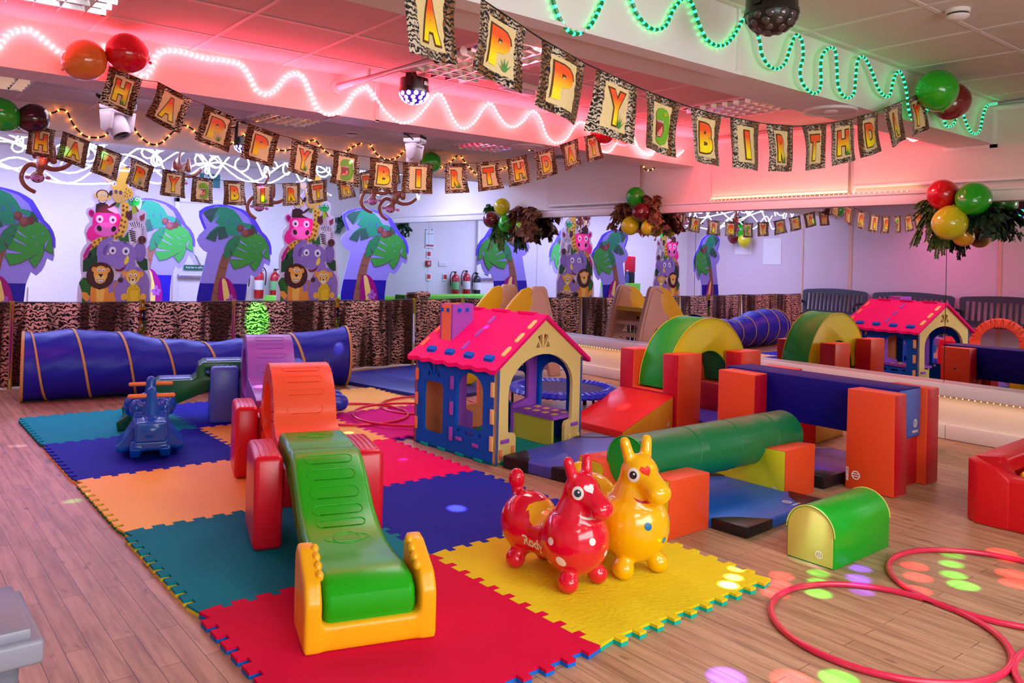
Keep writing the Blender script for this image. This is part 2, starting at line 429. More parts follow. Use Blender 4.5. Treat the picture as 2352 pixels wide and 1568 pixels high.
# roller blinds above the mirrors
MBL = M('blind_fabric', (226, 214, 208), .85, .2, bump=.08, bscale=300)
for (y0, y1, z0, lab) in ((-.9, 1.63, 1.99, 'pale roller blind above the mirror beside the fern balloon cluster'), (1.68, 3.08, 1.955, 'pale roller blind above the mirror, warm lights along its foot'), (4.03, 5.5, 1.965, 'pale roller blind above the mirror between two balloon clusters')):
    t = thing('roller_blind', lab, 'blind', (XM, (y0+y1)/2, z0), 0, 'roller blinds over the mirrors')
    bm = bmesh.new(); box(bm, (-.022, -(y1-y0)/2, .02), (-.016, (y1-y0)/2, 2.52-z0)); obj('blind_cloth', bm, MBL, t)
    bm = bmesh.new(); box(bm, (-.028, -(y1-y0)/2, 0), (-.010, (y1-y0)/2, .024)); obj('bottom_bar', bm, MT, t, bevel=.003)
    bm = bmesh.new(); cyl(bm, (-.02, 0, 2.53-z0), .028, y1-y0, 16, axis='y'); obj('roller', bm, MT, t, smooth=True)
    bm = bmesh.new(); tube(bm, smoothpath([(-.03, (y1-y0)/2+.01, .45), (-.032, (y1-y0)/2+.015, .2), (-.034, (y1-y0)/2, -.02), (-.036, (y1-y0)/2-.02, .02), (-.034, (y1-y0)/2-.01, .45)]), .0018, 5); obj('cord', bm, MT, t)
# left wall battens
for y, w in ((6.03, .07), (7.02, .03), (3.45, .05)):
    bm = bmesh.new(); box(bm, (XL, y-w/2, 0), (XL+.012, y+w/2, 2.5)); struct(obj('trim_11', bm, M('peach_batten', (222, 176, 150), .6)))
for i, (y, z) in enumerate(((7.5, 1.35), (8.2, 1.55))):
    bm = bmesh.new(); box(bm, (XL, y, z), (XL+.01, y+.42, z+.55)); struct(obj('trim_12', bm, MW))
# ---- back wall: fire door, signs, extinguishers
def sign(name, lab, cat, p, w, h, base, lines, sc, col=(255, 255, 255), nrm='y', extra=None):
    """flat wall sign facing -Y"""
    t = bmesh.new(); box(t, (-w/2, -.004, -h/2), (w/2, 0, h/2)); o = obj(name, t, M('sign_%d_%d_%d' % base, base, .4), loc=p); tag(o, lab, cat)
    t = bmesh.new()
    for s, dx, dz, k in lines: text(t, s, lambda a, b: Vector((dx+a, -.0055, dz+b)), k)
    if extra: extra(t)
    if len(t.faces): obj('lettering', t, M('print_%d_%d_%d' % col, col, .5), o)
    else: t.free()
    return o
d = bmesh.new(); box(d, (2.56, 9.84, 0), (2.62, 9.9, 2.06)); box(d, (3.46, 9.84, 0), (3.52, 9.9, 2.06)); box(d, (2.56, 9.84, 2.0), (3.52, 9.9, 2.06)); struct(obj('trim_13', d, MT, bevel=.004))
d = bmesh.new(); box(d, (2.62, 9.86, 0.01), (3.46, 9.9, 2.0)); dd = struct(obj('door_1', d, MT))
d = bmesh.new(); tube(d, [(2.78, 9.82, 1.32), (2.86, 9.80, 1.22), (2.93, 9.82, 1.10)], .012, 10); sph(d, (2.78, 9.83, 1.32), .022, 12); sph(d, (2.93, 9.83, 1.10), .022, 12); obj('door_handle', d, M('steel', (190, 190, 200), .25, metal=1), dd, smooth=True)
d = bmesh.new(); box(d, (2.62, 9.80, .92), (3.46, 9.85, .97)); obj('push_bar', d, M('steel'), dd, bevel=.006)
sign('exit_sign', 'small teal fire exit sign above the white fire door', 'sign', ony(482, 415, 9.90), .30, .20, (0, 118, 112), [('Fire', -.02, .045, .09), ('exit', -.02, -.045, .09)], 1)
sign('push_bar_sign', 'small green push bar to open sign on the fire door', 'sign', ony(446, 614, 9.84), .30, .07, (0, 110, 70), [('Push bar to open', 0, 0, .034)], 1)
sign('notice', 'white notice with a red band on the back wall', 'notice', Vector((4.55, 9.89, 1.62)), .18, .30, (225, 240, 232), [('FIRE ACTION', 0, .1, .022)], 1, (190, 40, 50), extra=lambda t: box(t, (-.08, -.0055, -.12), (.08, -.005, -.09)))
for x, z, l in ((4.56, 1.36, 'small red fire alarm sign below the white notice'), (4.2, .96, 'small red extinguisher sign, left of the pair'), (4.55, .96, 'small red extinguisher sign, right of the pair')):
    sign('safety_sign', l, 'sign', Vector((x, 9.89, z)), .10, .13, (235, 240, 232), [], 1, (200, 40, 40), extra=lambda t: box(t, (-.035, -.0055, -.03), (.035, -.005, .045)))
t = thing('call_point', 'red fire alarm call point on the white back wall', 'alarm', (4.57, 9.9, 1.2)); d = bmesh.new(); box(d, (-.05, -.04, -.05), (.05, 0, .05)); obj('housing', d, M('alarm_red', (190, 25, 30), .4), t, bevel=.005); d = bmesh.new(); box(d, (-.025, -.043, -.02), (.025, -.04, .02)); obj('glass_panel', d, M('pane_grey', (200, 200, 205), .2), t)
t = thing('light_switch', 'white double light switch on the back wall', 'switch', (4.25, 9.9, 1.2)); d = bmesh.new(); box(d, (-.09, -.015, -.045), (.09, 0, .045)); obj('switch_plate', d, MT, t, bevel=.003); d = bmesh.new(); [box(d, (x, -.02, -.02), (x+.03, -.012, .02)) for x in (-.06, -.01, .04)]; obj('rocker', d, MT, t)
def extinguisher(p, col, lab, h=.42, lcol=(225, 225, 225)):
    t = thing('fire_extinguisher', lab, 'fire extinguisher', p)
    d = bmesh.new(); pr = [(.0, .0), (.062, 0), (.07, .02), (.07, h*.78), (.055, h*.88), (.025, h*.95), (.02, h)]
    lathe(d, pr, 20); obj('cylinder_body', d, M('ext_%d' % col[0], col, .25, coat=.5), t, smooth=True)
    d = bmesh.new(); lathe(d, [(.0705, h*.30), (.0712, h*.31), (.0712, h*.62), (.0705, h*.63)], 20); obj('label_band', d, M('lab_%d%d' % lcol[:2], lcol, .5), t, smooth=True)
    d = bmesh.new(); tube(d, smoothpath([(.02, 0, h+.01), (.07, 0, h+.02), (.11, 0, h-.06), (.10, 0, h*.45)]), .009, 8); obj('hose', d, M('rubber', (15, 15, 17), .5), t, smooth=True)
    d = bmesh.new(); box(d, (-.015, -.012, h), (.02, .012, h+.03)); box(d, (-.0, -.008, h+.035), (.10, .008, h+.045), mx=Matrix.Rotation(-.35, 4, 'Y') @ Matrix.Translation((-.12, 0, .0))); obj('valve', d, M('rubber'), t)
def lathe(bm, prof, n=24, c=(0, 0, 0), mi=0, mx=None):
    rings = []
    for r, z in prof:
        q = []
        for k in range(n):
            v = Vector((c[0]+r*math.cos(2*PI*k/n), c[1]+r*math.sin(2*PI*k/n), c[2]+z)); q.append(bm.verts.new(mx @ v if mx is not None else v))
        rings.append(q)
    for i in range(len(rings)-1):
        for k in range(n):
            f = bm.faces.new((rings[i][k], rings[i][(k+1) % n], rings[i+1][(k+1) % n], rings[i+1][k])); f.material_index = mi
    if prof[0][0] > 1e-5: f = bm.faces.new(rings[0][::-1]); f.material_index = mi
    if prof[-1][0] > 1e-5: f = bm.faces.new(rings[-1]); f.material_index = mi
    bmesh.ops.remove_doubles(bm, verts=[v for q in (rings[0], rings[-1]) for v in q], dist=1e-5)
extinguisher((3.80, 9.78, .62), (190, 22, 34), 'red fire extinguisher on the back wall beside the palm tree cutout', .44)
extinguisher((3.55, 9.80, .62), (25, 30, 35), 'black fire extinguisher half hidden by the palm tree cutout', .40)
extinguisher((4.05, 9.78, .62), (185, 26, 34), 'red fire extinguisher with a green label, right of its neighbours', .42, (120, 190, 120))
# dark slots of the fittings in the far ceiling
for i, (y, x0, x1) in enumerate(((7.1, -1.6, -.3), (7.6, .9, 2.9), (8.7, .6, 3.2), (8.2, 2.9, 4.6))):
    t = thing('linear_vent', ['short slotted ceiling vent at the far left', 'slotted ceiling vent nearest the white rope lights', 'slotted ceiling vent by the back wall', 'slotted ceiling vent close to the mirror wall'][i], 'vent', ((x0+x1)/2, y, ZC), 0, 'slotted vents in the far ceiling')
    d = bmesh.new(); box(d, (x0-(x0+x1)/2, -.06, -.02), (x1-(x0+x1)/2, .06, 0)); obj('vent_frame', d, MT, t, bevel=.003)
    d = bmesh.new(); box(d, (x0-(x0+x1)/2+.03, -.02, -.022), (x1-(x0+x1)/2-.03, .0, -.018)); obj('slot', d, M('slot_dark', (30, 34, 60), .6), t)
# ================================================================ ceiling fittings
def troffer(x0, y0, x1, y1, lab, nx, ny):
    cx, cy = (x0+x1)/2, (y0+y1)/2
    t = thing('ceiling_light', lab, 'ceiling light', (cx, cy, ZC), 0, 'louvred ceiling lights')
    w, h = (x1-x0)/2, (y1-y0)/2
    d = bmesh.new()
    for a in ((-w, -h, w, -h+.02), (-w, h-.02, w, h), (-w, -h, -w+.02, h), (w-.02, -h, w, h)): box(d, (a[0], a[1], -.014), (a[2], a[3], 0))
    obj('frame', d, MT, t)
    d = bmesh.new(); box(d, (-w+.02, -h+.02, -.004), (w-.02, h-.02, -.001)); obj('back_plate', d, M('louvre_back', (120, 112, 122), .25, metal=1), t)
    d = bmesh.new()
    for i in range(1, nx):
        x = -w+2*w*i/nx; prism(d, [(x-.012, -.004), (x+.012, -.004), (x+.002, -.042), (x-.002, -.042)], -h+.02, h-.02, 'xz')
    for j in range(1, ny):
        y = -h+2*h*j/ny; prism(d, [(y-.010, -.004), (y+.010, -.004), (y+.001, -.040), (y-.001, -.040)], -w+.02, w-.02, 'yz')
    obj('louvre', d, M('louvre_chrome', (235, 225, 235), .12, metal=1), t)
    return t
troffer(1.86, 1.56, 2.455, 2.76, 'long louvred ceiling light behind the second letter P of the near bunting', 5, 11)
troffer(4.265, 1.64, 4.855, 2.36, 'louvred ceiling light above the right end of the near bunting', 6, 7)
troffer(1.865, 4.90, 2.45, 5.52, 'square louvred ceiling light behind the middle bunting', 6, 6)
troffer(4.26, 4.95, 4.86, 5.52, 'small louvred ceiling light near the mirror wall, above the letter T', 6, 6)
troffer(-.55, 2.28, .04, 2.88, 'louvred ceiling light at the top left of the frame', 5, 5)
troffer(-.55, 5.02, .04, 5.62, 'louvred ceiling light at the left edge below the pink rope lights', 5, 5)
def smoke(p, lab, r=.055):
    t = thing('smoke_detector', lab, 'smoke detector', p, 0, 'smoke detectors')
    d = bmesh.new(); lathe(d, [(r, 0), (r, -.018), (r*.92, -.02)], 28); obj('base', d, MT, t, smooth=True)
    d = bmesh.new(); lathe(d, [(r*.86, -.018), (r*.86, -.03)], 28); obj('vent_ring', d, M('vent_dark', (30, 30, 32), .5), t, smooth=True)
    d = bmesh.new(); lathe(d, [(r*.93, -.029), (r*.93, -.036), (r*.7, -.046), (0, -.048)], 28); obj('cap', d, MT, t, smooth=True)
smoke(tuple(onz(2200, 22, ZC)), 'white smoke detector on the ceiling at the top right')
smoke(tuple(onz(808, 303, ZC)), 'small smoke detector on the ceiling beyond the red lit beam', .06)
def ring_plate(x, y, z, r, lab):
    t = thing('ceiling_diffuser', lab, 'ceiling plate', (x, y, z), 0, 'round white plates under the beams')
    d = bmesh.new(); lathe(d, [(r, 0), (r, -.012), (r*.97, -.016), (r*.9, -.012), (r*.9, -.01), (0, -.009)], 40); obj('plate', d, MB_, t, smooth=True)
    d = bmesh.new(); lathe(d, [(r*.28, -.009), (r*.26, -.016), (0, -.017)], 24); obj('boss', d, MT, t, smooth=True)
ring_plate(3.68, .72, 2.27, .155, 'round white ceiling plate under the beam with green lights')
ring_plate(3.66, 3.52, 2.31, .15, 'round white ceiling plate under the beam with pink lights')
# pipe along the ceiling with a black joint
t = thing('ceiling_pipe', 'white pipe with a black joint under the ceiling', 'pipe', (1.7, 2.6, 2.53))
d = bmesh.new(); tube(d, [(-.02, .72, -.03), (.04, -.72, -.03)], .028, 16); obj('pipe_run', d, MT, t, smooth=True)
d = bmesh.new(); tube(d, [(.028, -.46, -.03), (.031, -.53, -.03)], .031, 16); obj('joint', d, M('rubber'), t, smooth=True)
d = bmesh.new(); cyl(d, (-.02, .70, -.03), .05, .03, 18, axis='y'); cyl(d, (0, .3, 0.005), .012, .06, 8); cyl(d, (.03, -.3, 0.005), .012, .06, 8); obj('bracket', d, MT, t, smooth=True)
t = thing('emergency_light', 'white box shaped emergency light on the pink lit ceiling', 'emergency light', (2.74, 2.58, ZC), .12)
d = bmesh.new(); box(d, (-.19, -.05, -.045), (.19, .05, 0)); obj('housing', d, MT, t, bevel=.008)
d = bmesh.new(); box(d, (-.16, -.04, -.075), (.16, .04, -.044)); obj('diffuser', d, M('frost', (215, 200, 235), .25), t, bevel=.01)
# ---- disco domes
def disco(p, r, lab, lit, rz=0, txt=False, boltz=None):
    t = thing('disco_light', lab, 'disco light', p, rz, 'dome disco lights')
    MBK = M('disco_black', (14, 12, 14), .35, coat=.2)
    d = bmesh.new(); lathe(d, [(r*.80, r*.95), (r*.96, r*.9), (r*1.0, 0.02), (r*1.04, .01), (r*1.04, -.005)], 32); obj('drum', d, MBK, t, smooth=True)
    d = bmesh.new(); lathe(d, [(r*math.cos(a), -r*.82*math.sin(a)) for a in [PI/2*i/10 for i in range(11)]], 32); obj('dome', d, MBK if not lit else M('dome_lit', (60, 30, 110), .3, emit=(70, 40, 255), es=.35), t, smooth=True)
    d = bmesh.new()
    for row, (el, n) in enumerate(((14, 12), (34, 10), (54, 7), (74, 3))):
        for k in range(n):
            a = 2*PI*(k+.5*(row % 2))/n; e = math.radians(el)
            v = Vector((math.cos(e)*math.cos(a), math.cos(e)*math.sin(a), -math.sin(e)))
            q = v.to_track_quat('Z', 'Y').to_matrix().to_4x4()
            bmesh.ops.create_uvsphere(d, u_segments=12, v_segments=6, radius=1, matrix=Matrix.Translation((v.x*r*.985, v.y*r*.985, v.z*r*.81)) @ q @ Matrix.Diagonal((r*.155, r*.155, r*.05, 1)))
    obj('lenses', d, lit or M('lens_glass', (86, 80, 82), .12, .8, metal=.5), t, smooth=True)
    up = (ZC-p[2])
    d = bmesh.new(); box(d, (-r*1.08, -.02, r*.2), (-r*1.02, .02, up-.02)); box(d, (r*1.02, -.02, r*.2), (r*1.08, .02, up-.02)); box(d, (-r*1.08, -.02, up-.03), (r*1.08, .02, up-.022)); cyl(d, (0, 0, up-.012), .02, .024, 12); obj('yoke', d, MBK, t)
    if txt:
        d = bmesh.new(); text(d, 'BEAST', lambda a, b: Vector(((r*1.012)*math.sin(a/r), -(r*1.012)*math.cos(a/r), r*.5+b)), .035); obj('lettering', d, MT, t)
    return t
pD = onz(1772, 12, 2.32)
DISCO_A = far(1772, 32, 3.42)
disco(tuple(DISCO_A), .108, 'black dome disco light hanging at the top of the frame, unlit lenses', None)
pBL = onz(951, 212, ZC-.135)
disco(tuple(pBL), 34*(pBL-CAM).dot(BF)/FPX, 'black dome disco light with glowing white lenses by the pink rope lights', EM('lens_white', (235, 225, 255), 6), .62, True)
disco((1.94, 5.75, 2.34), .085, 'small black dome disco light half hidden by a bunting flag', EM('lens_violet', (200, 190, 255), 5), .4)
disco((-2.0, 3.0, 2.31), .19, 'dome disco light with green glowing lenses, seen only in the mirror', EM('lens_green', (60, 255, 150), 4), .4)
def moving_head(p, rz, tilt, lab, sc=1):
    t = thing('moving_head_light', lab, 'stage light', p, rz, 'white moving head lights'); t.scale = (sc, sc, sc)
    MWp = M('head_white', (226, 218, 226), .3)
    d = bmesh.new(); box(d, (-.075, -.075, -.075), (.075, .075, -.01)); obj('base_box', d, MWp, t, bevel=.012)
    d = bmesh.new(); box(d, (-.062, -.079, -.066), (.062, -.074, -.018)); obj('control_panel', d, M('disco_black', (14, 12, 14)), t)
    d = bmesh.new(); cyl(d, (0, 0, -.085), .055, .02, 24)
    for s in (-1, 1): prism(d, [(-.05, -.09), (.05, -.09), (.035, -.20), (0, -.225), (-.035, -.20)], s*.078-.014, s*.078+.014, 'yz')
    box(d, (-.092, -.05, -.105), (.092, .05, -.088)); obj('yoke_arms', d, MWp, t, bevel=.006)
    d = bmesh.new(); mx = Matrix.Translation((0, 0, -.17)) @ Matrix.Rotation(tilt, 4, 'X')
    lathe(d, [(0, .07), (.045, .06), (.058, .02), (.06, -.04), (.05, -.075), (.046, -.075), (.044, -.06), (.0, -.06)], 24, mx=mx); obj('head', d, MWp, t, smooth=True)
    d = bmesh.new(); lathe(d, [(.040, -.062), (.036, -.070), (0, -.074)], 20, mx=mx); obj('lens', d, M('lens_dark', (28, 18, 40), .1, 1), t, smooth=True)
    d = bmesh.new(); tube(d, smoothpath([(-.04, .07, -.03), (-.09, .06, 0), (-.13, .02, -.02), (-.10, -.03, -.06)]), .006, 6); obj('cable', d, M('rubber'), t, smooth=True)
h1 = onz(272, 222, ZC); moving_head((h1.x, h1.y, ZC), .5, -.5, 'white moving head stage light above the orange string lights on the left', 1.42)
h2 = onz(953, 308, ZC); moving_head((h2.x, h2.y, ZC), .6, .3, 'white moving head stage light behind the middle bunting', 1.25)
# ================================================================ rope lights
def rope_mat(name, dark, bead, es, per=.028, duty=.45, base_es=0, alt=None, trans=.0):
    m = bpy.data.materials.new(name); m.use_nodes = True; nt = m.node_tree; b = nt.nodes['Principled BSDF']; N = nt.nodes.new; L = nt.links.new
    uv = N('ShaderNodeUVMap'); sx = N('ShaderNodeSeparateXYZ'); L(uv.outputs[0], sx.inputs[0])
    d = N('ShaderNodeMath'); d.operation = 'DIVIDE'; d.inputs[1].default_value = per; L(sx.outputs[0], d.inputs[0])
    f = N('ShaderNodeMath'); f.operation = 'FRACT'; L(d.outputs[0], f.inputs[0])
    g = N('ShaderNodeMath'); g.operation = 'LESS_THAN'; g.inputs[1].default_value = duty; L(f.outputs[0], g.inputs[0])
    ms = N('ShaderNodeMath'); ms.operation = 'MULTIPLY_ADD'; ms.inputs[1].default_value = es; ms.inputs[2].default_value = base_es; L(g.outputs[0], ms.inputs[0])
    L(ms.outputs[0], b.inputs['Emission Strength']); b.inputs['Emission Color'].default_value = lin(bead)
    b.inputs['Base Color'].default_value = lin(dark); b.inputs['Roughness'].default_value = .25
    return m
def rope(name, px, fn, r, mat, lab, k=5, n=7):
    bm = bmesh.new(); tube(bm, smoothpath([fn(x, y) for x, y in px], k), r, n, uvl=True)
    o = obj(name, bm, mat, smooth=True); tag(o, lab, 'rope light'); return o
RG = rope_mat('rope_green', (0, 90, 50), (40, 255, 130), 6, .036, .34, .10)
RP = rope_mat('rope_pink', (255, 150, 150), (255, 100, 104), 40, .034, .34, 5)
RO = rope_mat('rope_orange', (60, 40, 20), (255, 140, 50), 20, .075, .18, .0)
RW = rope_mat('rope_white', (235, 235, 255), (200, 206, 255), 6, .03, .5, 6)
G1 = [(1262, -30), (1270, 0), (1282, 35), (1300, 65), (1320, 78), (1345, 70), (1365, 45), (1385, 0), (1400, -40), (1425, -50), (1440, -30), (1450, 0), (1465, 35), (1490, 62), (1510, 68), (1530, 58), (1545, 25), (1560, 5), (1572, -5), (1588, 5), (1600, 40), (1612, 70), (1625, 92), (1648, 105), (1670, 100), (1690, 75), (1705, 48), (1718, 40), (1735, 65), (1745, 95), (1750, 125), (1765, 150), (1785, 158), (1803, 145), (1815, 110), (1825, 85), (1832, 80), (1842, 95), (1845, 130), (1838, 160), (1843, 190), (1862, 212), (1878, 212), (1886, 190), (1885, 150), (1890, 125), (1905, 110), (1918, 115), (1922, 150), (1925, 195), (1935, 218), (1950, 225), (1962, 212), (1966, 170), (1970, 140), (1978, 130), (1990, 138), (2005, 170), (2018, 205), (2035, 222), (2045, 215), (2052, 185), (2062, 165), (2072, 172), (2082, 210), (2090, 262), (2110, 285), (2130, 250), (2150, 235), (2168, 275), (2175, 290), (2190, 285), (2200, 260), (2208, 250), (2215, 270), (2225, 295), (2237, 307), (2250, 300), (2258, 265), (2268, 242), (2290, 238)]
rope('rope_light', G1, lambda x, y: ony(x, y, .508), .0085, RG, 'green rope light looping along the near beam')
P1 = [(-60, 110), (-20, 120), (0, 105), (20, 78), (45, 68), (70, 68), (90, 80), (120, 105), (145, 123), (175, 128), (205, 118), (240, 105), (262, 108), (280, 128), (300, 152), (315, 165), (335, 175), (352, 150), (362, 125), (385, 115), (420, 118), (470, 132), (520, 138), (555, 148), (575, 175), (590, 205), (612, 216), (635, 205), (660, 175), (685, 168), (700, 180), (715, 215), (735, 255), (765, 264), (795, 245), (815, 215), (840, 200), (850, 205), (870, 235), (890, 262), (920, 282), (950, 275), (975, 250), (1000, 218), (1015, 220), (1030, 250), (1045, 280), (1065, 295), (1090, 280), (1115, 243), (1130, 240), (1145, 265), (1165, 288), (1185, 290), (1205, 275), (1222, 255), (1240, 270), (1255, 310), (1275, 328), (1300, 320), (1320, 290), (1335, 280), (1350, 290), (1362, 315), (1380, 345), (1400, 348), (1415, 330), (1435, 310), (1455, 318), (1470, 345), (1495, 352), (1515, 335), (1532, 325), (1545, 348), (1555, 358), (1570, 345)]
rope('rope_light', P1, lambda x, y: ony(x, y, 3.302), .009, RP, 'glowing pink rope light waving along the second beam')
O1 = [(100, 275), (112, 262), (125, 258), (140, 251), (155, 258), (165, 280), (180, 300), (200, 314), (235, 314), (255, 298), (270, 285), (290, 278), (305, 288), (315, 305), (335, 325), (355, 332), (375, 325), (400, 300), (420, 288), (440, 295), (460, 315), (480, 330), (520, 335), (550, 318), (575, 300), (600, 310), (630, 340), (660, 345), (700, 330), (722, 322), (745, 345), (770, 360), (790, 352), (815, 335), (845, 327), (862, 350), (885, 366), (912, 362), (932, 345), (950, 350), (980, 372), (1010, 385), (1035, 372), (1055, 355), (1068, 372), (1095, 400), (1120, 405), (1140, 395), (1165, 385), (1190, 395)]
rope('string_light', O1, lambda x, y: ony(x, y, 6.225), .008, RO, 'orange string light draped along the far fascia')
rope('string_light', [(1200, 312), (1203, 330), (1212, 342), (1225, 345), (1236, 340), (1242, 328), (1244, 312)], lambda x, y: ony(x, y, 3.70), .008, RO, 'short loop of orange lights hanging under the second beam')
rope('string_light', [(1470, 350), (1474, 372), (1482, 388), (1492, 391), (1502, 386), (1507, 372), (1510, 350)], lambda x, y: ony(x, y, 3.70), .008, RO, 'short loop of orange lights beside the window recess')
for pts, l in (([(1205, 30), (1208, 78), (1218, 100), (1240, 115), (1262, 112), (1275, 95), (1280, 40)], 'short pink rope light loop behind the near bunting'), ([(1350, 60), (1356, 112), (1370, 128), (1390, 133), (1407, 126), (1412, 70)], 'short pink rope light loop below the near beam'), ([(1616, 130), (1621, 183), (1632, 196), (1650, 201), (1669, 196), (1676, 140)], 'short pink rope light loop right of the dinosaur flag'), ([(2072, 270), (2078, 304), (2090, 320), (2102, 322), (2114, 312), (2118, 280)], 'short pink rope light loop above the mirror under the beam end'), ([(1455, 250), (1456, 318), (1470, 345), (1488, 356), (1503, 345), (1508, 260)], 'short pink rope light loop below the orange balloon')):
    rope('rope_light', pts, lambda x, y: ony(x, y, .898 if 'orange' not in l else 3.30), .009, RP, l)
# tangle of white rope light in the far bay
def loopy(x0, x1, base, amp, n, yy, ph, loops):
    pts = []; m = n*14
    for i in range(m+1):
        t = i/m; a = 2*PI*n*t+ph
        pts.append((x0+(x1-x0)*t+loops*math.sin(a)*.9, yy+.10*math.sin(a*.5+ph), base+amp*math.cos(a)+.06*math.sin(t*7+ph)))
    return pts
LP = [(loopy(-1.9, 4.7, 2.33, .13, 11, 6.75, .3, .16), 'white rope light loops nearest the barrier'), (loopy(-1.7, 4.5, 2.22, .12, 6, 7.05, 1.4, .02), 'white rope light swags hanging lowest'),
      (loopy(-1.2, 4.9, 2.40, .11, 9, 7.45, 2.2, .22), 'white rope light loops high in the far bay'), (loopy(-2.3, 4.0, 2.30, .17, 5, 7.8, 3.0, .0), 'white rope light swags farthest from the barrier'), (loopy(.6, 4.8, 2.26, .15, 8, 6.95, 4.0, .05), 'white rope light zigzag behind the middle bunting')]
LP += [(loopy(-2.4, 3.4, 2.36, .12, 12, 6.62, 5.1, .18), 'white rope light loops right under the fascia'), (loopy(-2.4, 2.2, 2.12, .12, 5, 7.3, .9, .0), 'white rope light swags drooping at the left')]
for p, l in LP:
    bm = bmesh.new(); tube(bm, p, .0085, 6, uvl=True); o = obj('rope_light', bm, RW, smooth=True); tag(o, l, 'rope light')
for (a, b, c) in (((-1.4, 6.6, 2.55), (-.3, 6.8, 2.2), (.45, 6.9, 1.95)), ((-1.0, 6.6, 2.5), (-.2, 6.7, 2.35), (.9, 6.9, 2.12))):
    bm = bmesh.new(); tube(bm, smoothpath([a, b, c, (c[0]+.6, c[1], c[2]+.02)], 8), .0085, 6, uvl=True); o = obj('rope_light', bm, RW, smooth=True); tag(o, 'loose white rope light end at the far left' if a[0] < -1.2 else 'white rope light swag above the leftmost palm', 'rope light')
# ================================================================ FOAM MATS
def edge_profile(n=10, amp=.017):
    """dovetail jigsaw profile along 0..1, used by both neighbours"""
    pts = []
    for i in range(n):
        a = i/n; s = amp if i % 2 == 0 else -amp; w = 1/n; k = .12*w
        lo = 0 if i == 0 else a-(k if s > 0 else -k)*(1); hi = 1 if i == n-1 else a+w+(k if s > 0 else -k)
        pts += [(lo, s), (hi, s)]
    return pts
PROF = edge_profile(20)
def edge_pts(p, q, flip=1):
    p, q = Vector(p), Vector(q); d = q-p; nrm = Vector((-d.y, d.x)).normalized()*flip
    out = [tuple(p)]
    for t, s in PROF[1:-1]:
        t = .03+.94*t
        w = p+d*t+nrm*s; out.append((w.x, w.y))
    return out
MAT_OFF = 0.0
def foam_mat(i, j, col, under, lab, hexy=False, rot=0):
    c = [(i, j), (i+1, j), (i+1, j+1), (i, j+1)]
    pts = edge_pts(c[0], c[1]) + edge_pts(c[1], c[2])
    e3 = edge_pts(c[3], c[2]); e4 = edge_pts(c[0], c[3])
    pts = pts + [tuple(c[2])] + e3[:0:-1] + [tuple(c[3])] + e4[:0:-1]
    pts = [(round(a, 5), round(b, 5)) for a, b in pts]
    q = []
    for p in pts:
        if not q or (abs(p[0]-q[-1][0])+abs(p[1]-q[-1][1])) > 1e-4: q.append(p)
    cx, cy = i+.5, j+.5
    q = [((a-cx)*.9985, (b-cy)*.9985) for a, b in q]
    t = thing('foam_mat', lab, 'foam mat', (cx, cy, 0), rot, 'interlocking foam floor mats')
    bm = bmesh.new(); prism(bm, q, .012, .022)
    m = M('foam_%d_%d_%d%s' % (*col, 'h' if hexy else ''), col, .78, .16, bump=.5 if hexy else .25, bscale=60 if hexy else 500, vary=.05, vscale=3)
    obj('top_layer', bm, m, t)
    bm = bmesh.new(); prism(bm, q, 0, .0125); obj('under_layer', bm, M('foam_%d_%d_%d' % under, under, .6, .35), t)
RED, YEL, GRN, ORG, BLU, TEA, MAG, PNK = (222, 6, 66), (238, 216, 34), (0, 140, 156), (250, 202, 76), (32, 44, 176), (0, 156, 168), (206, 0, 140), (250, 0, 104)
cyan, lemon, sky = (0, 190, 170), (240, 220, 40), (20, 110, 220)
foam_mat(0, 0, RED, sky, 'red foam floor mat with blue underside, nearest the camera')
foam_mat(1, 0, YEL, cyan, 'yellow foam floor mat under the two inflatable animals', True)
foam_mat(0, 1, GRN, lemon, 'teal green foam floor mat with yellow edge left of the green ramp')
foam_mat(1, 1, BLU, ORG, 'dark blue foam floor mat between the green ramp and the red inflatable animal')
foam_mat(0, 2, ORG, (20, 130, 90), 'orange foam floor mat on the left edge of the mat area')
foam_mat(1, 2, PNK, BLU, 'hot pink foam floor mat beside the playhouse front corner')
foam_mat(0, 3, BLU, ORG, 'dark blue foam floor mat under the blue rocker')
foam_mat(1, 3, ORG, BLU, 'orange foam floor mat under the back red legs')
foam_mat(0, 4, TEA, (10, 70, 60), 'teal foam floor mat at the far left corner')
foam_mat(1, 4, (30, 30, 190), ORG, 'blue foam floor mat under the pale blue leg blocks')
foam_mat(2, 3, MAG, BLU, 'magenta foam floor mat under the hoops beside the playhouse', True)
foam_mat(2, 4, (250, 205, 110), ORG, 'pale yellow foam floor mat at the tunnel mouth')
# ================================================================ CLIMBER
def plast(name, c, r=.28): return M(name, c, r, .5, bump=.04, bscale=300)
CL = thing('plastic_climber', 'multicoloured plastic climber with green ramp, orange and purple hoops and red legs', 'climber', (.385, .47, .022), -.298)
pG = plast('pl_green', (22, 176, 22)); pY = plast('pl_yellow', (252, 184, 20)); pR = plast('pl_red', (222, 16, 44)); pO = plast('pl_orange', (255, 98, 62)); pV = plast('pl_violet', (150, 96, 200)); pB = plast('pl_blue', (84, 124, 220)); pDG = plast('pl_dgreen', (8, 104, 44)); pSB = plast('pl_slate', (96, 120, 196))
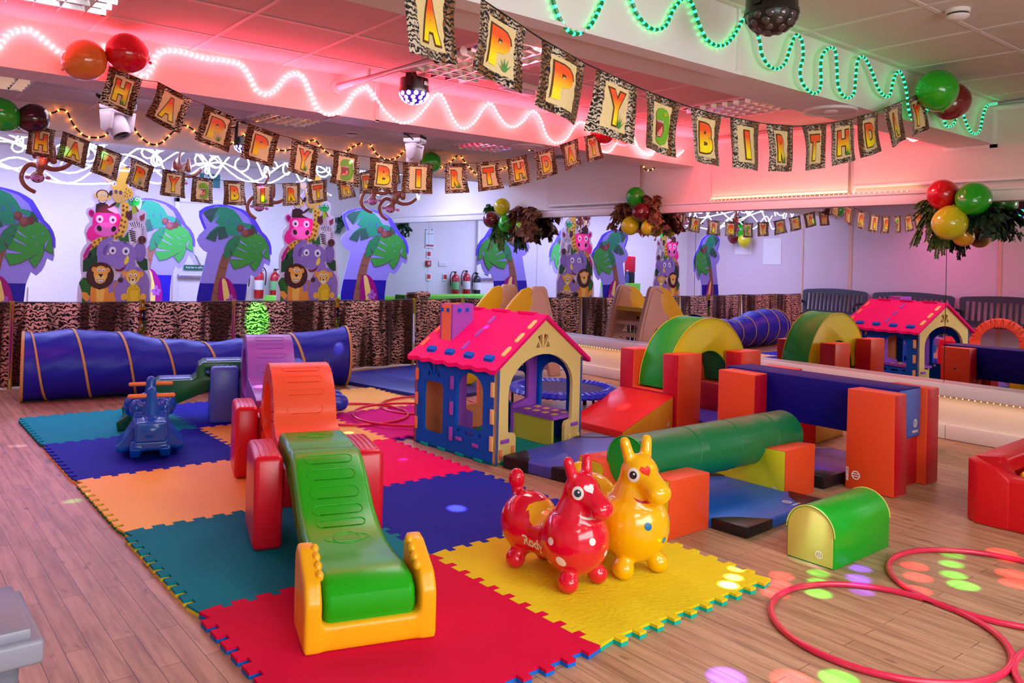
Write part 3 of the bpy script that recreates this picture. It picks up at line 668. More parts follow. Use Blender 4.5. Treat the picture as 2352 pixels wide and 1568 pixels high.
# yellow U foot
bm = bmesh.new(); box(bm, (-.21, -.045, .0), (.21, .17, .085))
for s in (-1, 1):
    prism(bm, [(-.05, .0), (.19, .0), (.20, .25), (.17, .290), (.12, .285), (-.02, .215), (-.05, .16)], s*.222, s*.163, 'yz')
fused('foot', bm, pY, CL, .008, 12, .5)
for s in (-1, 1):
    bm = bmesh.new()
    for k in range(4): sph(bm, (s*.166, .015+.036*k, .226+.017*k), .019, 12, sc=(.8, 1, 1))
    fused('hand_grip', bm, pY, CL, .004, 3)
# green ramp
def ramp_profile():
    top = [(1.31, .40), (1.29, .425), (1.10, .43), (1.0, .425), (.965, .415), (.94, .425), (.90, .43), (.82, .405), (.72, .345), (.60, .265), (.48, .220), (.36, .203), (.22, .205), (.10, .215), (.02, .205), (-.025, .17), (-.035, .12), (-.02, .075), (.03, .055)]
    bot = [(.30, .075), (.45, .10), (.60, .13), (.75, .19), (.90, .27), (1.05, .30), (1.28, .31)]
    return top, bot
top, bot = ramp_profile()
bm = bmesh.new(); prism(bm, top+bot, -.155, .155, 'yz')
rp = obj('ramp', bm, pG, CL, bevel=.028, seg=4, ang=50)
def zt(y):
    for (a, b) in zip(top, top[1:]):
        if b[0] <= y <= a[0]: return a[1]+(b[1]-a[1])*(a[0]-y)/(a[0]-b[0]+1e-9)
    return .2
bm = bmesh.new()
def groove(y0, y1, hw, r=.0022):
    """raised moulded outline that follows the ramp"""
    pts = []
    for i in range(8): a = -PI/2+PI*i/7; pts.append((hw+.5*(y1-y0)*math.cos(a), (y0+y1)/2+.5*(y1-y0)*math.sin(a)))
    for i in range(8): a = PI/2+PI*i/7; pts.append((-hw+.5*(y1-y0)*math.cos(a), (y0+y1)/2+.5*(y1-y0)*math.sin(a)))
    tube(bm, [(x, y, zt(y)+.0005) for x, y in pts], r, 6, closed=True)
for y0, y1, hw in ((.80, .85, .075), (.72, .77, .075), (.64, .69, .075), (.56, .61, .075), (.49, .53, .075)): groove(y0, y1, hw)
for yc in (.40, 1.17):
    tube(bm, [(.05*math.cos(a), yc+.045*math.sin(a), zt(yc+.045*math.sin(a))+.0005) for a in [2*PI*i/24 for i in range(24)]], .002, 6, closed=True)
    tube(bm, [(.085*math.cos(a), yc+.03*math.sin(a), zt(yc+.03*math.sin(a))+.0005) for a in [2*PI*i/24 for i in range(24)]], .0015, 6, closed=True)
obj('moulded_ribs', bm, pG, rp, smooth=True)
for s in (-1, 1):
    for pts in ([(.86, .36), (.72, .22), (.62, .18), (.70, .27)], [(.60, .20), (.52, .16), (.40, .14), (.47, .18)]):
        bm = bmesh.new(); prism(bm, pts, s*.1555, s*.1575, 'yz')
        obj('recess_shade', bm, M('pl_green_shade', (6, 120, 14), .35), rp, bevel=.001, seg=1)  # raised panel in darker green, painting the shade of a recess
def legs(y0, y1, top_z, pm, hw0, hw1, web=.16, dx=-.012):
    for s in (-1, 1):
        bm = bmesh.new(); prism(bm, [(y0, 0), (y1, 0), (y1+.0, top_z*.6), (y1-.015, top_z), (y0+.02, top_z), (y0-.005, top_z*.6)], s*hw0+dx, s*hw1+dx, 'yz')
        lg = obj('leg', bm, pm, CL, bevel=.024, seg=4, ang=50)
        bm = bmesh.new()
        for k in range(4):
            xx = dx+s*(hw1+(hw0-hw1)*(.22+.19*k)); tube(bm, smoothpath([(xx, y0+.05, top_z-.0005), (xx+.006, (y0+y1)/2, top_z+.001), (xx, y1-.05, top_z-.0005)], 4), .004, 6)
        obj('grip_ribs', bm, pm, lg, smooth=True)
    bm = bmesh.new(); prism(bm, [(y0+.05, web), (y0+.05, .335), (y1-.05, .335), (y1-.05, web)], -hw0-.01, hw0+.01, 'yz'); obj('crossbar', bm, pm, CL, bevel=.015, seg=2)
legs(.92, 1.33, .40, pR, .160, .285)
legs(2.10, 2.47, .40, pR, .160, .285)
legs(3.66, 4.08, .42, pB, .16, .36, .10)
def hoop_profile(yc, zc, Ro, Ri, ya, yb, zp, zpb):
    o = [(yc-Ro*math.cos(a), zc+Ro*math.sin(a)) for a in [math.radians(d) for d in range(12, 169, 8)]]
    outer = [(ya, zp-.07), (ya, zp), (ya+.09, zp+.01)]+o+[(yb-.09, zpb+.01), (yb, zpb), (yb, zpb-.07)]
    low = [(yc-Ro*math.cos(a), zc+Ro*math.sin(a)) for a in [math.radians(d) for d in range(200, 341, 10)]][::-1]
    inner = [(yc+Ri*math.cos(a), zc+Ri*math.sin(a)) for a in [2*PI*i/28 for i in range(28)]]
    return outer+low, inner
def hoop_arch(name, yc, zc, Ro, Ri, ya, yb, zp, pm, hw=.158):
    o, i = hoop_profile(yc, zc, Ro, Ri, ya, yb, zp, zp)
    bm = bmesh.new(); plate(bm, o, [i], -hw, hw, 'yz')
    bmesh.ops.dissolve_limit(bm, angle_limit=.01, verts=bm.verts[:], edges=bm.edges[:])
    a = obj(name, bm, pm, CL, bevel=.026, seg=4, ang=60)
    bm = bmesh.new()
    for d0, d1, hh in ((18, 27, .07), (36, 42, .08), (50, 58, .08), (66, 74, .08)):
        pts = []
        for q in range(8):
            t = -PI/2+PI*q/7; pts.append((hh+.02*math.cos(t), (d0+d1)/2+(d1-d0)/2*math.sin(t)))
        for q in range(8):
            t = PI/2+PI*q/7; pts.append((-hh+.02*math.cos(t), (d0+d1)/2+(d1-d0)/2*math.sin(t)))
        tube(bm, [(x, yc-(Ro+.0005)*math.cos(math.radians(g)), zc+(Ro+.0005)*math.sin(math.radians(g))) for x, g in pts], .002, 5, closed=True)
    obj('moulded_ribs', bm, pm, a, smooth=True)
hoop_arch('orange_hoop', 1.80, .375, .315, .215, 1.29, 2.22, .385, pO)
hoop_arch('purple_hoop', 3.38, .36, .33, .235, 2.40, 3.80, .385, pV)
# green stepped slide going left from the blue legs and blue slide going right
bm = bmesh.new()
step = [(-.10, .42), (-.115, .445), (-.42, .445), (-.455, .42), (-.47, .34), (-.50, .315), (-.74, .315), (-.775, .29), (-.80, .21), (-.85, .12), (-.98, .04), (-.98, .0), (-.86, .0), (-.70, .10), (-.55, .16), (-.40, .22), (-.28, .30), (-.10, .32)]
hole = [(-.31, .395), (-.36, .335), (-.40, .345), (-.405, .395)]
plate(bm, step, [hole], 3.78, 4.07, 'xz'); bmesh.ops.dissolve_limit(bm, angle_limit=.01, verts=bm.verts[:], edges=bm.edges[:])
gs = obj('green_step_slide', bm, pDG, CL, bevel=.02, seg=3, ang=50)
bm = bmesh.new(); box(bm, (-.40, 3.83, .446), (-.15, 4.02, .452)); box(bm, (-.73, 3.83, .316), (-.51, 4.02, .322)); obj('step_tread', bm, pSB, gs, bevel=.003)
bm = bmesh.new(); box(bm, (-.98, 3.56, 0), (-.76, 4.20, .05))
for y in (3.56, 4.16): prism(bm, [(-.99, 0), (-.76, 0), (-.72, .10), (-.78, .14), (-.92, .12), (-1.0, .06)], y, y+.045, 'xz')
fused('green_foot', bm, pDG, CL, .009, 4)
bm = bmesh.new(); box(bm, (.10, 3.78, .30), (.34, 4.07, .43)); cone_cap(bm, (.34, 3.80, .13), (.62, 3.80, .10), .075, .07); cone_cap(bm, (.34, 4.03, .13), (.62, 4.03, .10), .075, .07); box(bm, (.3, 3.8, .06), (.6, 4.05, .16)); box(bm, (.28, 3.85, .1), (.36, 4.0, .38))
fused('blue_side_slide', bm, plast('pl_navy', (30, 60, 190)), CL, .009, 6)
bm = bmesh.new()
sph(bm, (.0, 3.93, .40), .09, 20, sc=(1.2, 1, .45)); box(bm, (-.15, 3.83, .33), (.2, 4.03, .41)); fused('junction', bm, plast('pl_lilac', (130, 130, 226)), CL, .008, 4)
# ================================================================ BLUE ROCKER
RK = thing('seesaw_rocker', 'blue plastic two seat rocker with orange handlebars on the dark blue mat', 'rocker', (.52, 3.50, .022), -.26)
pRB = plast('rocker_blue', (0, 88, 190), .2); pRV = plast('rocker_orange', (240, 140, 60), .35)
bm = bmesh.new()
prism(bm, [(-.19, .035), (-.195, .075), (-.155, .11), (-.095, .205), (.095, .205), (.155, .11), (.195, .075), (.19, .035), (.12, .05), (-.12, .05)], -.19, .10, 'xz')
prism(bm, [(-.09, .06), (-.09, .20), (.09, .20), (.09, .06)], -.26, .44, 'xz')
box(bm, (-.088, -.345, .125), (.088, -.17, .245)); sph(bm, (0, -.30, .19), .085, 18, sc=(1.0, .7, .72))
cone_cap(bm, (0, -.20, .20), (0, -.15, .40), .050, .031); cone_cap(bm, (0, .24, .20), (0, .26, .405), .050, .033)
box(bm, (-.10, .0, .08), (.10, .12, .225)); sph(bm, (-.085, .10, .25), .055, 16, sc=(.8, 1, 1.15)); sph(bm, (.085, .10, .25), .055, 16, sc=(.8, 1, 1.15)); sph(bm, (0, .10, .23), .08, 16, sc=(1, .6, .9))
sph(bm, (-.11, .40, .22), .065, 16, sc=(.9, 1, 1.2)); sph(bm, (.11, .40, .22), .065, 16, sc=(.9, 1, 1.2)); sph(bm, (0, .42, .22), .09, 20, sc=(1.2, .8, 1.0))
fused('body', bm, pRB, RK, .0075, 9)
bm = bmesh.new()
for s in (-1, 1): prism(bm, [(-.30, .07), (-.26, .018), (-.16, 0), (.28, 0), (.36, .02), (.42, .08), (.36, .11), (-.25, .11)], s*.115, s*.055, 'yz')
box(bm, (-.10, -.285, .06), (.10, -.22, .12)); fused('rocker_base', bm, pRB, RK, .008, 6)
for y, z, s in ((-.16, .375, 1), (.258, .385, -1)):
    for q in (-1, 1):
        bm = bmesh.new(); cone_cap(bm, (q*.030, y, z), (q*.125, y, z), .0135, .0135); obj('handlebar', bm, pRV, RK, smooth=True)
# ================================================================ BALLS / HOOPS
def hoop(cx, cy, r, rr, lab, col, z=None, tilt=None):
    bm = bmesh.new(); tube(bm, [(r*math.cos(2*PI*i/72), r*math.sin(2*PI*i/72), 0) for i in range(72)], rr, 10, closed=True)
    o = obj('hula_hoop', bm, M('hoop_%d_%d_%d' % col, col, .3, coat=.3), smooth=True, loc=(cx, cy, z if z is not None else rr))
    if tilt: o.rotation_euler = tilt
    tag(o, lab, 'hoop', 'hula hoops'); return o
HC = (226, 40, 84)
hoop(1.967, -.479, .386, .0115, 'coral pink hula hoop on the bare floor, nearest the camera', HC)
hoop(2.756, -.574, .412, .0115, 'coral pink hula hoop touching the nearest hoop, below the red ball pit', HC)
hoop(2.155, -1.235, .386, .0115, 'coral pink hula hoop cut off at the bottom right corner', HC)
H2 = (214, 16, 70)
hoop(2.183, 3.86, .44, .0095, 'pinkish red hula hoop half behind the climber, left of the other two', H2, .034)
hoop(2.515, 3.562, .44, .0095, 'pinkish red hula hoop lying on the magenta mat in front of the other two', H2, .050, (.012, .0, 0))
hoop(2.92, 3.876, .41, .0095, 'pinkish red hula hoop seen through the playhouse windows', H2, .036, (0, -.02, 0))
# ================================================================ PLAYHOUSE (foam board)
HA, HU, HV = Vector((2.20, 2.06, 0)), Vector((.92, .17, 0)), Vector((-.05, .86, 0))
hu, hv = HU.normalized(), HV.normalized()
def HP(u, v, z): return HA+hu*u+hv*v+Vector((0, 0, z))
HW, HL = HU.length, HV.length
PHS = thing('playhouse', 'foam playhouse with hot pink roof, blue walls and cream arched doorway', 'playhouse', tuple(HA))
def hbake(bm):
    for v in bm.verts: v.co = HP(*v.co)-HA
def hobj(name, bm, m, par=None, bevel=0):
    hbake(bm); bmesh.ops.recalc_face_normals(bm, faces=bm.faces[:]); return obj(name, bm, m, par or PHS, bevel=bevel, seg=2)
fB = M('eva_blue', (0, 102, 220), .75, .25, bump=.2, bscale=400); fC = M('eva_cream', (250, 226, 140), .75, .25, bump=.2, bscale=400); fP = M('eva_pink', (255, 6, 126), .7, .25, bump=.2, bscale=400)
fV = M('eva_violet', (166, 90, 214), .75, .25, bump=.2, bscale=400); fT = M('eva_teal', (0, 178, 160), .75, .25); fO = M('eva_salmon', (250, 146, 96), .75, .25); fYg = M('eva_lime', (226, 214, 70), .75, .25)
TH = .026; EZ = .625; AZ = .915
def archy(x0, x1, z0, zs, n=12, r=None):
    cx, rx = (x0+x1)/2, (x1-x0)/2; rz = rx if r is None else r
    return [(x0, z0), (x1, z0), (x1, zs)]+[(cx+rx*math.cos(PI*i/n), zs+rz*math.sin(PI*i/n)) for i in range(1, n)]+[(x0, zs)]
def rrect(x0, z0, x1, z1, r=.03):
    o = []
    for cx, cz, a0 in ((x1-r, z1-r, 0), (x0+r, z1-r, 90), (x0+r, z0+r, 180), (x1-r, z0+r, 270)):
        for k in range(4): a = math.radians(a0+30*k); o.append((cx+r*math.cos(a), cz+r*math.sin(a)))
    return o
def fan(cx, z, r):
    o = []
    for a0, a1, r0, r1 in ((10, 48, .35, .72), (56, 84, .18, 1.0), (96, 124, .18, 1.0), (132, 170, .35, .72)):
        pts = [(cx+r*r0*math.cos(math.radians(a0+(a1-a0)*.5)), z+r*r0*.4)]
        for k in range(5): a = math.radians(a0+(a1-a0)*k/4); pts.append((cx+r*r1*math.cos(a), z+r*r1*math.sin(a)))
        o.append(pts)
    return o
# side walls: v = 0 front .. HL back
holesL = [archy(.13, .40, .19, .44, r=.115), rrect(.54, .10, .76, .45, .035)]+fan(.65, .475, .10)
for zz in (.155, ):
    holesL += [rrect(.14, zz, .17, zz+.02, .003), rrect(.22, zz-.005, .31, zz+.015, .003), rrect(.36, zz, .39, zz+.02, .003)]
for u0, nm in ((0, 'wall_panel'), (HW-TH, 'wall_panel')):
    bm = bmesh.new(); plate(bm, [(0, 0), (HL, 0), (HL, EZ-.0), (0, EZ)], holesL if u0 == 0 else [archy(.13, .40, .19, .44, r=.115), rrect(.56, .19, .76, .45, .035)]+holesL[6:]+holesL[2:6], u0, u0+TH, 'yz'); hobj(nm, bm, fB)
gab = [(0, 0), (HW, 0), (HW, EZ), (HW/2, AZ), (0, EZ)]
door = [(.19, -.001), (HW-.19, -.001), (HW-.19, .20), (HW-.205, .235), (HW-.235, .245), (HW-.145, .25), (HW-.13, .27), (HW-.13, .46)]
cxh = HW/2; rr_ = HW/2-.13
dr = [(.20, .001), (HW-.20, .001), (HW-.20, .16), (HW-.185, .185), (HW-.12, .195), (HW-.115, .44)]+[(cxh+(HW/2-.115)*math.cos(a), .44+.235*math.sin(a)) for a in [PI*i/14 for i in range(1, 14)]]+[(.115, .44), (.12, .195), (.185, .185), (.20, .16)]
fout = [(0, 0), (.20, 0)]+dr[::-1][:-1]
gout = [(0, 0), (.20, .0), (.20, .16), (.185, .185), (.12, .195), (.115, .44)]+[(cxh-(HW/2-.115)*math.cos(a), .44+.235*math.sin(a)) for a in [PI*i/14 for i in range(1, 14)]]+[(HW-.115, .44), (HW-.12, .195), (HW-.185, .185), (HW-.20, .16), (HW-.20, 0), (HW, 0), (HW, EZ), (HW/2, AZ), (0, EZ)]
bm = bmesh.new(); plate(bm, gout, fan(cxh, .705, .105), 0, TH, 'xz'); hobj('front_gable', bm, fC)
bm = bmesh.new(); plate(bm, gab, [archy(.28, HW-.28, .20, .42, r=.14)]+fan(cxh, .705, .10), HL-TH, HL, 'xz'); hobj('back_gable', bm, fO)
bm = bmesh.new(); box(bm, (.0, .0, .002), (HW, HL, .018)); hobj('floor_panel', bm, fT)
# inner partition (violet) and bench
bm = bmesh.new(); plate(bm, [(.03, .02), (.20, .02), (.20, .25), (.13, .28), (.13, .5)]+[(cxh-(HW/2-.13)*math.cos(a), .5+.18*math.sin(a)) for a in [PI*i/10 for i in range(1, 10)]]+[(HW-.13, .5), (HW-.13, .28), (HW-.30, .25), (HW-.30, .02), (HW-.03, .02), (HW-.03, EZ), (HW/2, AZ-.02), (.03, EZ)], [], HL*.50, HL*.50+TH, 'xz'); hobj('inner_arch', bm, fV)
bm = bmesh.new(); box(bm, (HW-.30, .03, .20), (HW-TH, HL*.5, .225)); bench = hobj('bench_seat', bm, fV)
bm = bmesh.new(); box(bm, (HW-.29, .05, .02), (HW-.265, HL*.5, .20)); hobj('bench_front', bm, fYg)
for i in range(2):
    for j in range(4): bm = bmesh.new(); box(bm, (HW-.25+.12*i, .06+.09*j, .2255), (HW-.20+.12*i, .10+.09*j, .229)); hobj('bench_tab', bm, fC, bench)
# roof slabs
import itertools
def roofslab(side):
    bm = bmesh.new(); ov = .055; u0 = -ov if side < 0 else HW+ov; sl = (AZ-EZ)/(HW/2); zE = EZ-ov*sl
    n = 26; v0, v1 = -.035, HL+.03; lowpts = []
    for i in range(n+1):
        v = v0+(v1-v0)*i/n; w = .008*math.sin(i*PI*.5)
        lowpts.append((v, w))
    A, B = [], []
    for (v, w) in lowpts:
        uu = u0+(-w if side < 0 else w); zz = zE-w*sl
        A.append((uu, v, zz+.022)); B.append((uu, v, zz-.004))
    rt = [(HW/2, v1, AZ+.026), (HW/2, v0, AZ+.026)]; rb = [(HW/2, v1, AZ), (HW/2, v0, AZ)]
    T = [bm.verts.new(p) for p in A+rt]; Bm = [bm.verts.new(p) for p in B+rb]
    bm.faces.new(T); bm.faces.new(Bm[::-1]); m = len(T)
    for i in range(m): bm.faces.new((T[i], Bm[i], Bm[(i+1) % m], T[(i+1) % m]))
    return hobj('roof_slope', bm, fP)
rL = roofslab(-1); rR = roofslab(1)
sl = (AZ-EZ)/(HW/2)
def ontab(par, side, u, v, du, dv, m, name='tab', h=.012):
    """foam tab poking through the roof; u measured from the eave wall inwards"""
    bm = bmesh.new(); uu = u if side < 0 else HW-u; s = 1 if side < 0 else -1
    prism(bm, rrect(uu-du/2, v-dv/2, uu+du/2, v+dv/2, min(du, dv)*.35), 0, 1)
    for w in bm.verts:
        d = (w.co.x if side < 0 else HW-w.co.x); w.co.z = EZ+d*sl+.020+h*w.co.z
    return hobj(name, bm, m, par)
for side, par in ((-1, rL), (1, rR)):
    for k in range(3):
        ontab(par, side, .10+.13*k, .42, .075, .030, fV); ontab(par, side, .10+.13*k, .015, .08, .034, fC); 
        if not (side < 0 and k == 2): ontab(par, side, .08+.14*k, HL-.01, .08, .03, fO)
    for k in range(4): ontab(par, side, .018, .10+.20*k, .035, .09, fB, 'eave_tab', .022)
for k in range(3): 
    bm = bmesh.new(); v = .08+.27*k; box(bm, (HW/2-.022, v, AZ+.018), (HW/2+.022, v+.16, AZ+.034)); hobj('ridge_tab', bm, fP, rL)
# chimney
def chim():
    u0, u1, v0, v1 = .13, .34, .60, .74; z1 = .98
    for nm, lo, hi, m in (('chimney_side', (u0, v0, 0), (u0+.02, v1, z1), fV), ('chimney_side', (u1-.02, v0, 0), (u1, v1, z1), fV), ('chimney_face', (u0+.02, v0-.0, 0), (u1-.02, v0+.02, z1), fV), ('chimney_face', (u0+.02, v1-.02, 0), (u1-.02, v1, z1), fO)):
        bm = bmesh.new(); box(bm, lo, hi)
        for w in bm.verts:
            if w.co.z < .1: w.co.z = EZ+w.co.x*sl+.018
        hobj(nm, bm, m, rL)
    bm = bmesh.new(); box(bm, (u0-.004, v0+.02, 0), (u0+.002, v1-.02, z1-.003))
    for w in bm.verts:
        if w.co.z < .1: w.co.z = EZ+w.co.x*sl+.02
    hobj('chimney_panel', bm, fO, rL)
    for (a, b) in ((v0+.035, 0), (v0+.10, 0)):
        bm = bmesh.new(); box(bm, (u0-.010, a, z1-.055), (u0, a+.025, z1-.03)); hobj('chimney_tab', bm, fB, rL)
    for uu in (u0+.05, u0+.13):
        bm = bmesh.new(); box(bm, (uu, v0-.008, z1-.055), (uu+.03, v0, z1-.03)); hobj('chimney_tab', bm, fB, rL)
chim()
def walltab(lo, hi, m, nm='tab'):
    bm = bmesh.new(); box(bm, lo, hi); hobj(nm, bm, m, PHS, bevel=.004)
for k in range(3):
    z = .10+.17*k
    for u in (-.012, HW):
        walltab((u, HL-.045, z), (u+.012, HL-.015, z+.085), fO, 'corner_tab'); walltab((u, HL*.5-.005, z-.015), (u+.012, HL*.5+.028, z+.075), fV, 'wall_tab'); walltab((u, .02, z-.01), (u+.012, .052, z+.085), fC, 'corner_tab')
for k in range(4):
    for u in (-.014, HW): walltab((u, .12+.19*k, .0), (u+.014, .20+.19*k, .020), fT, 'base_tab')
for u in (-.012, HW): walltab((u, .16, .085), (u+.012, .22, .108), fV); walltab((u, .33, .10), (u+.012, .39, .123), fV)
walltab((.05, -.012, .0), (.12, 0, .026), fT, 'base_tab'); walltab((.045, -.012, .135), (.125, 0, .16), fV); walltab((.03, -.012, .04), (.055, 0, .10), fO); walltab((.15, -.012, .05), (.175, 0, .11), fO)
walltab((HW-.13, -.012, .145), (HW-.05, 0, .17), fV); walltab((HW-.16, -.012, .02), (HW-.13, 0, .09), fC); walltab((HW-.06, -.012, .02), (HW-.03, 0, .09), fC)
# ================================================================ SOFT PLAY (vinyl covered foam)
def vinyl(n, c): return M(n, c, .42, .45, bump=.12, bscale=14, coat=.05)
vO = vinyl('vinyl_orange', (236, 78, 34)); vR = vinyl('vinyl_red', (196, 10, 36)); vDB = M('vinyl_navy', (6, 8, 128), .6, .22, bump=.12, bscale=14); vLB = vinyl('vinyl_blue', (60, 100, 190)); vGn = vinyl('vinyl_green', (0, 176, 48)); vDG = vinyl('vinyl_dgreen', (0, 122, 70)); vYl = vinyl('vinyl_yellow', (226, 214, 30)); vTan = vinyl('vinyl_amber', (226, 160, 40)); vK = vinyl('vinyl_black', (22, 20, 26)); vPu = vinyl('vinyl_violet', (84, 70, 200)); vMat = vinyl('vinyl_matblue', (24, 104, 220))
wht = M('print_white', (240, 236, 232), .5)
def logo(par, fn, s=.05, word=True, nm='printed_logo'):
    """round badge with two strokes and the maker's word, fn(a,b) lays it on the face"""
    bm = bmesh.new(); n = 20
    o = [bm.verts.new(fn(.5*s*math.cos(2*PI*i/n), .5*s*math.sin(2*PI*i/n))) for i in range(n)]; q = [bm.verts.new(fn(.38*s*math.cos(2*PI*i/n), .38*s*math.sin(2*PI*i/n))) for i in range(n)]
    for i in range(n): bm.faces.new((o[i], o[(i+1) % n], q[(i+1) % n], q[i]))
    for cx in (-.13, .13):
        vs = [bm.verts.new(fn(s*(cx+dx), s*dy)) for dx, dy in ((-.06, -.34), (.05, -.34), (.10, .34), (-.01, .34))]; bm.faces.new(vs)
    if word: text(bm, 'wesco', lambda a, b: fn(a, b-.95*s), s*.62)
    return obj(nm, bm, wht, par)
def pillow(bm, cuts=5, amp=.004, seed=0):
    """slightly crumpled upholstery"""
    rnd = random.Random(seed)
    for v in bm.verts: v.co += Vector((rnd.uniform(-1, 1), rnd.uniform(-1, 1), rnd.uniform(-1, 1)))*amp
def ublock(x0, y0, x1, y1, h, axis, lab, prong=.16, nz=.29, seed=1):
    """U shaped support; axis = direction the notch runs"""
    t = thing('foam_support_block', lab, 'foam block', (x0, y0, 0), 0, 'U shaped foam supports')
    bm = bmesh.new()
    if axis == 'y':
        L, D = x1-x0, y1-y0; box(bm, (prong-.01, .075, 0), (L-prong+.01, D, nz)); box(bm, (0, 0, 0), (prong, D, h)); box(bm, (L-prong, .02, 0), (L, D, h))
        bm.normal_update()
        for f in bm.faces: f.material_index = 1 if abs(f.normal.y) > .5 else 0
    else:
        L, D = y1-y0, x1-x0; pts = [(0, 0), (L, 0), (L, h), (L-prong, h), (L-prong, nz), (prong, nz), (prong, h), (0, h)]
        prism(bm, pts, 0, D, 'yz')
        for f in bm.faces: f.material_index = 1 if len(f.verts) == 8 else 0
    pillow(bm, amp=.004, seed=seed)
    body = obj('cover', bm, [vO, vR], t, bevel=.007, seg=2)
    return t, body
U1, _ = ublock(3.69, .30, 4.31, .58, .585, 'y', 'orange and red U shaped foam support at the near end of the navy beam', seed=3)
logo(U1, lambda a, b: Vector((-.0035, .215-b, .085+a)), .052)
U0, _ = ublock(3.70, 1.22, 4.32, 1.50, .585, 'y', 'orange and red U shaped foam support at the far end of the navy beam', seed=5)
U2, _ = ublock(4.09, 2.14, 4.37, 2.76, .59, 'x', 'red and orange U shaped foam support at the top of the red wedge', seed=8)
U3, _ = ublock(4.86, 2.10, 5.14, 2.72, .58, 'x', 'red and orange U shaped foam support between the arch and the mirror', seed=9)
# navy beam
t = thing('foam_beam', 'navy blue foam beam with pale blue end laid across two supports', 'foam beam', (3.86, .355, .295))
bm = bmesh.new(); box(bm, (0, 0, 0), (.285, 1.19, .30))
for f in bm.faces: f.material_index = 1 if abs(f.normal.y) > .5 else 0
for f in bm.faces:
    f.normal_update(); f.material_index = 1 if abs(f.normal.y) > .5 else 0
obj('cover', bm, [vDB, vLB], t, bevel=.008, seg=2); logo(t, lambda a, b: Vector((.215+a, -.0012, .085+b)), .05)
# arch
def halfring(cx, z0, Ro, Ri, y0, y1, nm, lab, mo, mi_, mf):
    t = thing(nm, lab, 'foam arch', (cx, (y0+y1)/2, z0)); n = 26
    bm = bmesh.new(); o = [(Ro*math.cos(PI*i/n), Ro*math.sin(PI*i/n)) for i in range(n+1)]; q = [(Ri*math.cos(PI*i/n), Ri*math.sin(PI*i/n)) for i in range(n+1)][::-1]
    prism(bm, o+q, (y0-y1)/2, (y1-y0)/2, 'xz')
    bm.normal_update()
    for f in bm.faces:
        if abs(f.normal.y) > .5: f.material_index = 1
        else:
            c = f.calc_center_median(); f.material_index = 0 if math.hypot(c.x, c.z) > (Ro+Ri)/2 else 2
    obj('cover', bm, [mo, mf, mi_], t, bevel=.006, seg=2, ang=50)
    bm = bmesh.new(); tube(bm, [(Ro*math.cos(PI*i/n), (y0-y1)/2-.001, Ro*math.sin(PI*i/n)) for i in range(n+1)], .004, 6); tube(bm, [(Ro*math.cos(PI*i/n), (y1-y0)/2+.001, Ro*math.sin(PI*i/n)) for i in range(n+1)], .004, 6)
    obj('piping', bm, mf, t, smooth=True); return t
halfring(4.70, .30, .555, .275, 2.31, 2.59, 'foam_arch', 'green foam arch with yellow faces standing on two red supports', vGn, vDG, vYl)
# wedge
t = thing('foam_wedge', 'red foam wedge ramp with amber side leading up to the arch', 'foam wedge', (3.50, 2.18, 0))
bm = bmesh.new(); prism(bm, [(0, 0), (.58, 0), (.58, .27), (0, .055)], 0, .56, 'xz'); bm.normal_update()
for f in bm.faces: f.material_index = 1 if abs(f.normal.y) > .5 else 0
obj('cover', bm, [vinyl('vinyl_coral', (236, 38, 40)), vTan], t, bevel=.006, seg=2); logo(t, lambda a, b: Vector((.525+a, -.0015, .055+b)), .035, False)
# things behind the beam, seen below it and in the mirror
t = thing('foam_wedge', 'small amber sided wedge behind the navy beam, visible in the mirror', 'foam wedge', (4.62, 1.30, 0), .1)
bm = bmesh.new(); prism(bm, [(0, 0), (.5, 0), (.5, .05), (0, .28)], 0, .5, 'xz'); bm.normal_update()
for f in bm.faces: f.material_index = 1 if abs(f.normal.y) > .5 else 0
obj('cover', bm, [vR, vTan], t, bevel=.006, seg=2)
def halfcyl(loc, L, w, h, rz, lab, mb, mf, nm='foam_tunnel_block'):
    t = thing(nm, lab, 'foam block', loc, rz); n = 18; r = w/2; ph = [(-r, 0), (r, 0), (r, h-r)]+[(r*math.cos(PI*i/n), h-r+r*math.sin(PI*i/n)) for i in range(1, n)]+[(-r, h-r)]
    bm = bmesh.new(); prism(bm, ph, 0, L, 'yz'); bm.normal_update()
    for f in bm.faces: f.material_index = 1 if abs(f.normal.x) > .5 else 0
    obj('cover', bm, [mb, mf], t, bevel=.006, seg=2, ang=50)
    [(lambda bq: (tube(bq, [(xx, a, b) for a, b in ph[2:]], .003, 6), obj('piping', bq, mf, t, smooth=True)))(bmesh.new()) for xx in (-.001, L+.001)]; return t
hc = halfcyl((2.355, .035, 0), .51, .225, .250, .015, 'short round topped foam block, green with a pale yellow end, on the bare floor', vinyl('vinyl_leaf', (0, 170, 30)), vinyl('vinyl_pale', (216, 218, 110)))
logo(hc, lambda a, b: Vector((-.0045, -.045-a, .05+b)), .035, False)
halfcyl((4.75, .82, 0), .5, .25, .27, .1, 'violet round topped foam block between the navy beam and the mirror', vPu, vinyl('vinyl_lav', (140, 120, 200)))
